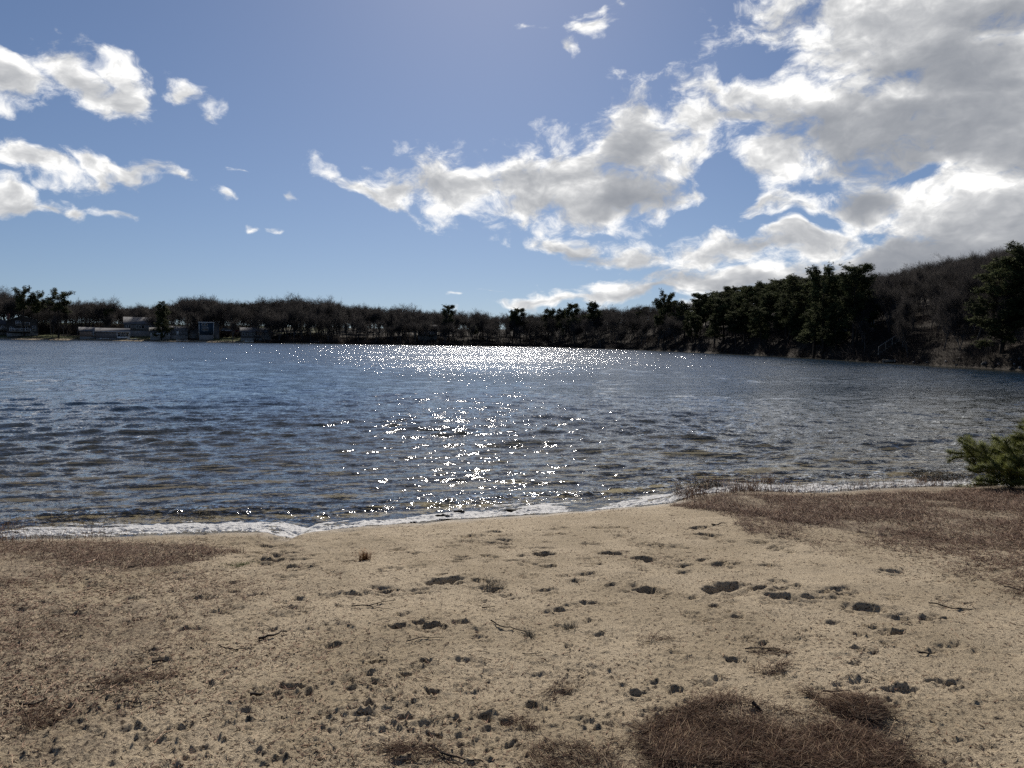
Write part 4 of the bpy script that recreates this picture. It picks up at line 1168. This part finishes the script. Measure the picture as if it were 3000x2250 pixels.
# thin where reeds or scuffed sand interrupt the line
cover *= 0.25 + 0.75 * sstep(np.abs(FX - 0.9) + 0.5 * n_a, 0.05, 0.5)
keep = cover > 0.45
FZ = np.maximum(ground_z(FX, FY), 0.0) + 0.006 + 0.030 * (cover - 0.45).clip(0) * (1.0 + 1.3 * n_b) * (0.5 + np.exp(-((FV - 0.05) / 0.2) ** 2))
m_foam, t, b, out = material('foam', 0.6, 0.3)
b.inputs['Base Color'].default_value = (0.88, 0.88, 0.87, 1)
geo = t.new('ShaderNodeNewGeometry')
bmp = t.new('ShaderNodeBump'); bmp.inputs['Strength'].default_value = 0.5; bmp.inputs['Distance'].default_value = 0.012
vo = t.new('ShaderNodeTexVoronoi'); vo.inputs['Scale'].default_value = 70.0; t.put(vo.inputs['Vector'], geo.outputs['Position'])
t.put(bmp.inputs['Height'], vo.outputs['Distance']); t.put(b.inputs['Normal'], bmp.outputs[0])
b.inputs['Subsurface Weight'].default_value = 0.0
tl = t.new('ShaderNodeBsdfTranslucent'); tl.inputs['Color'].default_value = (0.92, 0.92, 0.91, 1)
mxs = t.new('ShaderNodeMixShader'); mxs.inputs[0].default_value = 0.45
t.put(mxs.inputs[1], b.outputs[0]); t.put(mxs.inputs[2], tl.outputs[0]); t.put(out.inputs[0], mxs.outputs[0])
ff = grid_faces(len(fx), len(fv)); kk = keep.ravel(); ff = ff[kk[ff].all(1)]
used = np.unique(ff); remap = np.zeros(FX.size, int); remap[used] = np.arange(len(used))
vv = np.stack([FX, FY, FZ], -1).reshape(-1, 3)[used]
o = mesh_obj('foam', vv, remap[ff], m_foam, smooth=True)
tag(o, 'white foam line washed up along the water edge of the beach', 'foam', kind='stuff')

# ------------------------------------------------------------------ dead plants, needles, twigs on the sand
def surface_z(x, y):
    """height of the fine beach mesh"""
    r = np.hypot(x, y); a = np.arctan2(x, y)
    i = np.clip(np.searchsorted(rr, r) - 1, 0, NR - 2); j_ = np.clip(np.searchsorted(ca, a) - 1, 0, NC - 2)
    fi = ((r - rr[i]) / (rr[i + 1] - rr[i])).clip(0, 1); fj = ((a - ca[j_]) / (ca[j_ + 1] - ca[j_])).clip(0, 1)
    return (bz[i, j_] * (1 - fi) + bz[i + 1, j_] * fi) * (1 - fj) + (bz[i, j_ + 1] * (1 - fi) + bz[i + 1, j_ + 1] * fi) * fj

def ribbons(P, D, L, wdt, bendv, seg=2):
    """tapering bent blades: root, direction, length, half width, bend vector"""
    n = len(P); L = L[:, None]; t_ = np.cross(D, np.array([0, 0, 1.0])) + 1e-4; t_ /= np.linalg.norm(t_, axis=1, keepdims=True)
    P1 = P + D * L * 0.5 + bendv * L * 0.18; P2 = P + D * L * 0.95 + bendv * L * 0.75
    w = wdt[:, None]
    lift = np.array([0, 0, 1.0]) * w * 0.8
    V = np.stack([P - t_ * w, P + t_ * w, P + lift, P1 - t_ * w * .7, P1 + t_ * w * .7, P1 + lift * .7, P2], 1).reshape(-1, 3)
    b0 = np.arange(n)[:, None] * 7
    q = np.concatenate([b0 + np.array([[0, 1, 4, 3]]), b0 + np.array([[1, 2, 5, 4]]), b0 + np.array([[2, 0, 3, 5]])])
    tr_ = np.concatenate([b0 + np.array([[3, 4, 6]]), b0 + np.array([[4, 5, 6]]), b0 + np.array([[5, 3, 6]])])
    return V, [q, tr_]

def straw(name, c0, c1, c2):
    m, t, b, out = material(name, 0.75, 0.25)
    geo = t.new('ShaderNodeNewGeometry')
    rnd = geo.outputs['Random Per Island']
    cr = t.new('ShaderNodeValToRGB'); t.put(cr.inputs[0], rnd)
    cr.color_ramp.elements[0].color = c0 + (1,); cr.color_ramp.elements[1].color = c2 + (1,)
    e = cr.color_ramp.elements.new(0.55); e.color = c1 + (1,)
    t.put(b.inputs['Base Color'], cr.outputs[0])
    return m
M['grass'] = straw('dead_grass', (0.060, 0.030, 0.020), (0.165, 0.085, 0.052), (0.42, 0.31, 0.21))
M['pineneedle'] = straw('fallen_pine_needles', (0.035, 0.015, 0.009), (0.115, 0.055, 0.030), (0.42, 0.31, 0.20))
M['green'] = straw('green_moss', (0.05, 0.07, 0.012), (0.10, 0.14, 0.03), (0.16, 0.2, 0.06))
M['deadwood'] = plain('dark_dead_wood', (0.040, 0.030, 0.024), 0.9, 0.2, 0.4, 30.0)
M['weed'] = plain('black_water_weed', (0.018, 0.016, 0.012), 0.8, 0.2, 0.4, 20.0)

def scatter(poly, n, seed, warp=0.25):
    rs = np.random.RandomState(seed)
    lo = poly.min(0) - 0.3; hi = poly.max(0) + 0.3
    xs, ys = [], []
    tot = 0
    nb_ = max(n * 2, 5000)
    for _ in range(40):
        if tot >= n: break
        x = rs.uniform(lo[0], hi[0], nb_); y = rs.uniform(lo[1], hi[1], nb_)
        jx = x + warp * fbm(x * 2.2, y * 2.2, 3, seed); jy = y + warp * fbm(x * 2.2, y * 2.2, 3, seed + 5)
        dens = np.maximum(0.6 + 1.5 * fbm(x * 1.4, y * 1.4, 3, seed + 9) + 0.5 * fbm(x * 6, y * 6, 2, seed + 12), 0.06)
        k = in_poly(jx, jy, poly) & (rs.rand(len(x)) < dens)
        xs.append(x[k]); ys.append(y[k]); tot += k.sum()
    return np.concatenate(xs)[:n], np.concatenate(ys)[:n], rs

def grass_patch(name, polypx, n, lmin, lmax, up, wdt, mat, label, cat, seed, k=K, warp=0.25, lift=0.0, flow=None, zmin=-0.02):
    poly = poly_world(polypx, k)
    x, y, rs = scatter(poly, n, seed, warp); n = len(x)
    z = np.maximum(surface_z(x, y), zmin) + lift * rs.rand(n) * np.clip(0.5 + 1.5 * fbm(x * 5, y * 5, 2, seed + 3), 0, 1)
    az_ = rs.uniform(0, 2 * math.pi, n)
    if flow is not None: az_ = flow(x, y) + rs.normal(0, 0.55, n) + (rs.rand(n) < .5) * math.pi
    el_ = np.abs(rs.normal(up, 0.35, n)).clip(0.02, 1.5)
    D = np.stack([np.cos(az_) * np.cos(el_), np.sin(az_) * np.cos(el_), np.sin(el_)], -1)
    bend = rs.normal(size=(n, 3)) * 0.35; bend[:, 2] = -np.abs(bend[:, 2]) * np.sin(el_) - 0.03
    L = rs.uniform(lmin, lmax, n)
    V, Fc = ribbons(np.stack([x, y, z + 0.002], -1), D, L, np.full(n, wdt) * rs.uniform(0.7, 1.4, n), bend)
    o = mesh_obj(name, V, Fc, M[mat]); tag(o, label, cat, kind='stuff'); return o

grass_patch('dead_grass', [(1450,1094),(1500,1078),(1620,1070),(1800,1072),(2000,1062),(2230,1052),(2330,1185),(2120,1180),(1950,1155),(1750,1135),(1600,1112)], 26000, 0.05, 0.14, 0.36, 0.0024, 'grass',
            'thick reddish brown dead grass along the water on the right', 'grass', 601)
grass_patch('dead_grass', [(1480,1100),(1620,1105),(1900,1140),(2300,1170),(2300,1270),(2080,1245),(1850,1200),(1650,1165)], 6000, 0.05, 0.14, 0.08, 0.0021, 'grass',
            'thin flattened straw on the sand below the right grass bank', 'grass', 602, warp=0.5)
grass_patch('dead_grass', [(-50,1160),(240,1170),(420,1178),(520,1195),(380,1225),(200,1240),(-50,1275)], 5500, 0.04, 0.13, 0.30, 0.0022, 'grass',
            'reddish dead grass at the left end of the beach by the foam', 'grass', 603)
grass_patch('dead_grass', [(-60,1260),(430,1215),(600,1260),(430,1330),(300,1480),(220,1659),(-60,1750)], 4200, 0.025, 0.09, 0.12, 0.0015, 'grass',
            'thin scattered dead grass over the sand at the left edge', 'grass', 604, warp=0.6)
grass_patch('dead_reeds', [(1440,1064),(1480,1052),(1560,1046),(1660,1046),(1650,1062),(1560,1068),(1480,1082)], 900, 0.10, 0.30, 1.1, 0.0026, 'grass',
            'upright dead reed stalks in the shallows at the right end of the foam', 'reeds', 605, zmin=0.0)
grass_patch('dead_reeds', [(1660,1050),(1800,1052),(2090,1044),(2090,1052),(1800,1062),(1660,1064)], 700, 0.10, 0.26, 1.1, 0.0024, 'grass',
            'sparse upright stalks between the foam and the right grass bank', 'reeds', 606, zmin=0.0)
grass_patch('dead_reeds', [(-40,1140),(60,1142),(250,1150),(300,1166),(60,1172),(-40,1176)], 350, 0.08, 0.24, 1.1, 0.0020, 'grass',
            'thin dead stalks standing in the foam at far left', 'reeds', 607, zmin=0.0)
# heaps of fallen pine needles
def heap(polysrc, n, lmin, lmax, label, seed, flow, lift=0.013, up=0.08, wdt=0.0013):
    return grass_patch('pine_needle_heap', polysrc, n, lmin, lmax, up, wdt, 'pineneedle', label, 'pine needles', seed, k=1024/3000, warp=0.11, lift=lift, flow=flow)
heap([(1900,2150),(1960,2125),(2060,2085),(2130,2068),(2190,2072),(2165,2105),(2160,2128),(2240,2142),(2320,2150),(2360,2165),(2330,2215),(2200,2240),(1900,2262)], 4600, 0.05, 0.13,
     'dark heap of fallen pine needles left half of the bottom right mat', 611, lambda x, y: 0.3 + 1.6 * fbm(x * 3, y * 3, 2, 900))
heap([(2330,2150),(2370,2125),(2450,2115),(2530,2140),(2600,2185),(2680,2225),(2740,2262),(2200,2262),(2200,2235)], 4600, 0.05, 0.13,
     'dark heap of fallen pine needles right half of the bottom right mat', 612, lambda x, y: -0.35 + 1.6 * fbm(x * 3, y * 3, 2, 901))
heap([(2440,2075),(2490,2066),(2545,2078),(2585,2105),(2560,2135),(2500,2132),(2445,2115)], 2600, 0.05, 0.11,
     'small separate tuft-shaped heap of pine needles above the bottom right mat', 613, lambda x, y: -0.3 + 0 * x, lift=0.03)
heap([(1780,2180),(1950,2090),(2150,2040),(2350,2080),(2450,2030),(2620,2070),(2680,2190),(2850,2280),(1750,2280)], 2600, 0.04, 0.11,
     'thin scatter of needles round the bottom right mat', 614, lambda x, y: 0.1 + 2.0 * fbm(x * 3, y * 3, 2, 902), lift=0.006, up=0.04)
for q_, (pts, n_, fl, lb) in enumerate((
    ([(1590,2020),(1660,1995),(1700,2010),(1770,2020),(1690,2035),(1620,2045)], 120, 0.5, 'loose wisp of pine needles in the middle of the lower right sand'),
    ([(2190,1990),(2260,1975),(2310,1958),(2300,1990),(2240,2005)], 150, 0.6, 'feathery wisp of pine needles right of the lower middle'),
    ([(2330,2045),(2360,2040),(2400,2065),(2390,2078),(2345,2062)], 150, -0.6, 'small pale wisp of needles just above the bottom right mat'),
    ([(2175,1912),(2290,1918),(2300,1930),(2200,1932)], 90, -0.1, 'flat wisp of needles right of centre on the sand'),
    ([(1500,2095),(1550,2090),(1600,2130),(1580,2140),(1520,2110)], 110, -0.6, 'wisp of needles left of the bottom right mat'),
    ([(1130,2200),(1200,2185),(1340,2195),(1330,2235),(1160,2230)], 260, 0.1, 'thin litter of needles at the bottom middle'),
    ([(1850,1880),(1900,1878),(1990,1890),(1900,1895)], 80, 0.1, 'scattered needles on the sand above the middle wisp'),
    ([(2760,1672),(2850,1662),(2920,1668),(2840,1682)], 110, 0.05, 'dark streak of needles on the right sand below the straw'),
    ([(2925,1725),(3000,1735),(3000,1748),(2940,1738)], 90, -0.1, 'dark needles and twig scrap at the right edge'),
    ([(1560,2180),(1700,2170),(1800,2210),(1880,2262),(1500,2262)], 500, -0.5, 'sparse needle litter left of the bottom right mat'),
    ([(300,2000),(420,1985),(560,1990),(440,2015),(300,2040)], 200, 0.2, 'brown needle litter on the lower left sand'),
    ([(40,2090),(140,2080),(170,2140),(60,2160)], 260, 0.2, 'brown moss-like needle litter near the bottom left corner'))):
    heap(pts, n_, 0.04, 0.10, lb, 620 + q_, (lambda f: (lambda x, y: f + 0 * x))(fl), lift=0.012, up=0.06)
# short broken needles and crumbs all over the sand
def litter(n, seed, dens, lmin, lmax, label):
    rs = np.random.RandomState(seed); X, Y = [], []; tot = 0
    while tot < n:
        a = rs.uniform(-0.66, 0.66, n); r = 2.3 + 8.5 * rs.rand(n) ** 1.5
        x = r * np.sin(a); y = r * np.cos(a)
        k = (shore_s(x, y) > 0.35) & (rs.rand(n) < dens(x, y)); X.append(x[k]); Y.append(y[k]); tot += k.sum()
    x = np.concatenate(X)[:n]; y = np.concatenate(Y)[:n]
    az_ = rs.uniform(0, 6.28, n); el_ = np.abs(rs.normal(0.02, 0.18, n))
    D = np.stack([np.cos(az_) * np.cos(el_), np.sin(az_) * np.cos(el_), np.sin(el_)], -1)
    L = rs.uniform(lmin, lmax, n); P0 = np.stack([x, y, surface_z(x, y) + 0.003], -1)
    V, Fc = spikes(P0, P0 + D * L[:, None], rs.uniform(0.0008, 0.0020, n) * (1 + np.hypot(x, y) * 0.12))
    o = mesh_obj('needle_litter', V, Fc, M['grass']); tag(o, label, 'litter', kind='stuff')
litter(26000, 31, lambda x, y: (0.10 + 0.75 * sstep(-x + 0.6 * (3.8 - y), 0.2, 2.6) + 0.3 * sstep(x, 2.5, 4.5)) * (0.5 + 1.2 * fbm(x * 1.7, y * 1.7, 3, 700)), 0.008, 0.05, 'dark broken needles and bits strewn over the whole beach')

def tuft(xs, ys, n, L, mat, label, spread=0.03, wdt=0.0016, cat='tuft', lean=0.5):
    c = px_ground(xs * 1024 / 3000, ys * 1024 / 3000); rs = np.random.RandomState(int(xs))
    x = c[0] + rs.normal(0, spread, n); y = c[1] + rs.normal(0, spread, n); z = surface_z(x, y)
    D = rs.normal(size=(n, 3)) * lean; D[:, 2] = np.abs(D[:, 2]) + 0.7; D /= np.linalg.norm(D, axis=1, keepdims=True)
    bend = rs.normal(size=(n, 3)) * 0.3; bend[:, 2] = -np.abs(bend[:, 2])
    V, Fc = ribbons(np.stack([x, y, z], -1), D, rs.uniform(0.5, 1, n) * L, np.full(n, wdt), bend)
    tag(mesh_obj('grass_tuft', V, Fc, M[mat]), label, cat)
M['rust'] = straw('rusty_grass', (0.10, 0.04, 0.012), (0.24, 0.10, 0.03), (0.38, 0.22, 0.09))
M['grey_straw'] = straw('grey_straw', (0.10, 0.085, 0.06), (0.22, 0.19, 0.14), (0.38, 0.34, 0.27))
tuft(1069, 1640, 160, 0.13, 'rust', 'orange-brown tuft of grass standing alone on the left middle sand', 0.025)
tuft(700, 1655, 220, 0.035, 'green', 'small patch of green moss on the sand near the foam at left', 0.07, cat='moss', lean=1.0)
tuft(1670, 1842, 90, 0.09, 'grey_straw', 'small grey starry tuft right of the forked twigs', 0.02, lean=1.0)
tuft(1445, 1725, 70, 0.16, 'grey_straw', 'pale bent straw tuft at the scuffed sand in the middle', 0.03, lean=1.4)
tuft(1550, 1865, 60, 0.09, 'grey_straw', 'grey tuft at the end of the curved twig', 0.012, lean=1.2)
tuft(2170, 2250, 90, 0.09, 'grass', 'dark sprig at the bottom of the left needle heap', 0.02, lean=1.2)

def stick(pts_src, rad, label, name='twig', mat='deadwood', lift=0.006, forks=(), cat='twig'):
    """a tapering crooked stick lying on the sand; forks are side branches"""
    def chain(pts, r0):
        W = []
        for x, y in pts:
            c = px_ground(x * 1024 / 3000, y * 1024 / 3000)
            W.append([c[0], c[1], float(surface_z(np.array([c[0]]), np.array([c[1]]))[0]) + lift + r0])
        W = np.array(W); rs = np.random.RandomState(int(pts[0][0]))
        out = [W[0]]
        for a_, b_ in zip(W[:-1], W[1:]):
            for f in (1/3, 2/3): out.append(a_ + (b_ - a_) * f + rs.normal(size=3) * np.linalg.norm(b_ - a_) * 0.035)
            out.append(b_)
        out = np.array(out); n = len(out) - 1
        rad_ = r0 * np.linspace(1, 0.45, n + 1)
        return out[:-1], out[1:] + (out[1:] - out[:-1]) * 0.02, rad_[:-1], rad_[1:]
    rad *= 0.72
    segs = [chain(pts_src, rad)] + [chain(f, rad * 0.6) for f in forks]
    A, B_, C_, D_ = (np.concatenate(z) for z in zip(*segs))
    V, Fc = cones(A, B_, C_, D_, 6)
    n = len(A); caps = np.array([[i * 12 + k for k in range(6)] for i in range(n)]); 
    tag(mesh_obj(name, V, [Fc, caps], M[mat], smooth=False), label, cat)
stick([(1030,1784),(1080,1783),(1120,1775),(1160,1768)], .006, 'forked dark twig lying on the sand left of centre', forks=([(1105,1778),(1130,1758),(1185,1750)], [(1075,1784),(1110,1790),(1150,1797)]))
stick([(1438,1832),(1465,1848),(1510,1852),(1560,1863)], .006, 'thin curved twig on the sand in the middle', forks=([(1505,1852),(1500,1860)], [(1530,1855),(1555,1852)]))
stick([(757,1880),(800,1872),(840,1858)], .011, 'thick dark stick pointing up right on the left middle sand')
stick([(58,2077),(100,2070),(138,2062)], .009, 'straight dark stick near the lower left edge')
stick([(250,2034),(290,2040),(332,2028)], .005, 'curved thin twig on the lower left sand')
stick([(358,2074),(400,2074),(447,2065)], .0055, 'thin dark twig right of the curved one at lower left')
stick([(452,2198),(480,2178),(507,2158)], .005, 'pale straight twig slanting near the bottom left', mat='grass')
stick([(446,1956),(486,1953)], .011, 'short thick stick lying in a footprint at left')
stick([(733,2054),(768,2052)], .012, 'stubby dark stick in a footprint at the lower middle left')
stick([(1262,2200),(1300,2222),(1355,2236),(1408,2236)], .007, 'forked dark branch at the bottom edge left of the needle mat', forks=([(1285,2213),(1310,2235),(1350,2255)],))
stick([(1412,1791),(1450,1789)], .006, 'tiny dark twig right of the forked twig')
stick([(1530,1918),(1560,1922),(1590,1921)], .004, 'thin twig below the curved twig')
stick([(2182,1913),(2230,1914),(2285,1917)], .006, 'straight brown twig over the flat needle wisp on the right')
stick([(2690,1924),(2738,1926)], .008, 'short dark stick on the far right lower sand')
stick([(2085,1543),(2128,1538)], .012, 'dark stub of wood at the left edge of the straw')
stick([(255,1652),(280,1643),(312,1639)], .010, 'pale bent stick in the dead grass at left', mat='grass')
stick([(376,1660),(425,1651)], .009, 'dark stick in the scuffed sand left of the green moss')
stick([(2720,1777),(2790,1790),(2870,1790)], .006, 'long thin twig on the right sand')
stick([(300,1500+90),(330,1583)], .006, 'short twig by the reddish grass at left')
stick([(2410,2035),(2490,2040)], .006, 'thin dark twig above the small needle heap')
stick([(640,1900),(690,1912),(745,1905)], .0045, 'wavy thin root on the left middle sand')
stick([(1190,1893),(1240,1883),(1300,1880)], .0045, 'thin root line on the middle sand')
stick([(2990,1730),(2940,1722)], .008, 'dark twig at the right edge of the sand')
stick([(2205,2085),(2230,2098)], .014, 'dark pine cone scrap beside the tip of the needle heap')
# a length of driftwood and clumps of weed in the wash
def lump_mesh(name, xs, ys, w, h, label, seed, cat, n=1):
    c = px_ground(xs * 1024 / 3000, ys * 1024 / 3000); rs = np.random.RandomState(seed)
    u = np.linspace(0.05, math.pi - .05, 12); v = np.linspace(0, 2*math.pi, 22, endpoint=False)
    X = np.sin(u)[:, None]*np.cos(v)[None]; Y = np.sin(u)[:, None]*np.sin(v)[None]; Z = np.cos(u)[:, None]+0*v[None]
    k = 1 + 0.9 * fbm(X*2.5+seed, Y*2.5+Z*2, 4, seed)
    V = np.stack([X*k*w, Y*k*w*0.5, Z*k*h], -1).reshape(-1, 3)
    o = mesh_obj(name, V, grid_faces(12, 22, True), M['weed'], smooth=True)
    o.location = (c[0], c[1], max(float(surface_z(np.array([c[0]]), np.array([c[1]]))[0]), 0.0) + h*0.3); tag(o, label, cat)
stick([(1279,1497),(1300,1493),(1320,1494)], .028, 'short black piece of driftwood lying in the wash', 'driftwood', 'weed', lift=-0.005, cat='driftwood')
lump_mesh('water_weed', 1345, 1508, .07, .035, 'dark clump of weed on the foam right of the driftwood', 41, 'weed')
lump_mesh('water_weed', 1298, 1516, .09, .03, 'dark clump of weed just below the driftwood', 42, 'weed')
lump_mesh('water_weed', 1190, 1524, .11, .022, 'flat dark clump of weed at the foam left of the driftwood', 43, 'weed')
lump_mesh('water_weed', 1128, 1528, .10, .018, 'flat dark patch of weed beside a foam ring', 44, 'weed')
lump_mesh('water_weed', 1510, 1498, .15, .02, 'low sandy weed mound in the foam right of centre', 46, 'weed')
def weed_line(poly, n, label, seed):
    pl = poly_world(poly); x, y, rs = scatter(pl, n, seed, 0.05); n = len(x)
    P0 = np.stack([x, y, np.maximum(ground_z(x, y), 0.0) + 0.01 + 0.05 * rs.rand(n)], -1)
    D = rs.normal(size=(n, 3)); D[:, 2] = np.abs(D[:, 2]) * 0.6; D /= np.linalg.norm(D, axis=1, keepdims=True)
    V, Fc = spikes(P0, P0 + D * rs.uniform(.03, .09, n)[:, None], 0.003)
    tag(mesh_obj('weed_line', V, Fc, M['weed']), label, 'weed', kind='stuff')
weed_line([(1960,1036),(1985,1030),(2090,1036),(2150,1040),(2090,1045),(1990,1043)], 1600, 'black line of washed-up weed before the young pine at right', 701)
weed_line([(60,1130),(150,1122),(330,1124),(440,1122),(470,1132),(330,1136),(60,1142)], 500, 'dark weed floating just off the foam at left', 702)
weed_line([(1440,1064),(1490,1050),(1540,1048),(1560,1056),(1470,1078)], 900, 'dark tangle of weed at the reed clump on the right', 703)

# ------------------------------------------------------------------ young pine at the right edge
def young_pine():
    rs = np.random.RandomState(77)
    base = px_ground(1074, 490); bx0, by0 = base[0], base[1]
    z0 = float(surface_z(np.array([bx0]), np.array([by0]))[0])
    r = empty('young_pine', (bx0, by0, z0)); tag(r, 'young green pine with long needles leaning in at the right edge of the beach', 'pine tree')
    segs = []; tips = []
    top = np.array([0.06, 0.05, 0.85]); P = [np.array([0, 0, -0.1])]
    for i in range(1, 7): P.append(P[0] + (top - P[0]) * i / 6 + rs.normal(size=3) * 0.02)
    for i in range(6): segs.append((P[i], P[i+1], .035 * (1 - i/7), .035 * (1 - (i+1)/7)))
    def limb(p, d, L, r0, lev):
        q = p; n = 5; pts = [p]
        for i in range(n):
            d = d + rs.normal(size=3) * 0.10 + np.array([0, 0, 0.012]); d /= np.linalg.norm(d); q2 = q + d * L / n
            segs.append((q, q2, r0 * (1 - .15*i), r0 * (1 - .15*(i+1)))); q = q2; pts.append(q)
            if i >= 1: tips.append((q, d.copy()))
            if lev and i >= 1:
                for s_ in (-1, 1):
                    sd_ = d * 0.7 + np.cross(d, [0, 0, 1.0]) * s_ * 0.75 + rs.normal(size=3) * 0.15 + np.array([0, 0, .12]); sd_ /= np.linalg.norm(sd_)
                    limb(q, sd_, L * 0.34, r0 * .5, 0)
    # the limbs seen against the water: a low spray and a higher one, both pointing left
    whorls = ((0.14, 11, 1.15), (0.34, 8, 1.15), (0.62, 6, 0.66), (0.70, 6, 0.62))
    for z, n, L in whorls:
        for k in range(n):
            a = math.pi + (k - (n - 1) / 2) * (2.4 / n if z < .9 else 6.28 / n) + rs.normal() * 0.12
            d = np.array([math.cos(a), math.sin(a), -0.05 + 0.16 * rs.rand()])
            limb(np.array([0.01, 0.01, z]), d / np.linalg.norm(d), L * rs.uniform(0.8, 1.1), .012, 1)
    b = list(zip(*segs)); V, Fc = cones(b[0], b[1], b[2], b[3], 6); mesh_obj('trunk', V, Fc, M['pinebark'], r, smooth=True)
    T = np.array([t_[0] for t_ in tips]); Dd = np.array([t_[1] for t_ in tips]); nn = 80
    D = rs.normal(size=(len(T), nn, 3)) * 0.75 + Dd[:, None] * 0.7 + np.array([0, 0, .16]); D /= np.linalg.norm(D, axis=2, keepdims=True)
    P0 = np.repeat(T, nn, 0) - np.repeat(Dd, nn, 0) * rs.uniform(0, .07, (len(T)*nn, 1)); P1 = P0 + D.reshape(-1, 3) * rs.uniform(.06, .12, (len(T)*nn, 1))
    V, Fc = spikes(P0, P1, 0.0028); mesh_obj('crown', V, Fc, M['needle_fresh'], r)
young_pine()
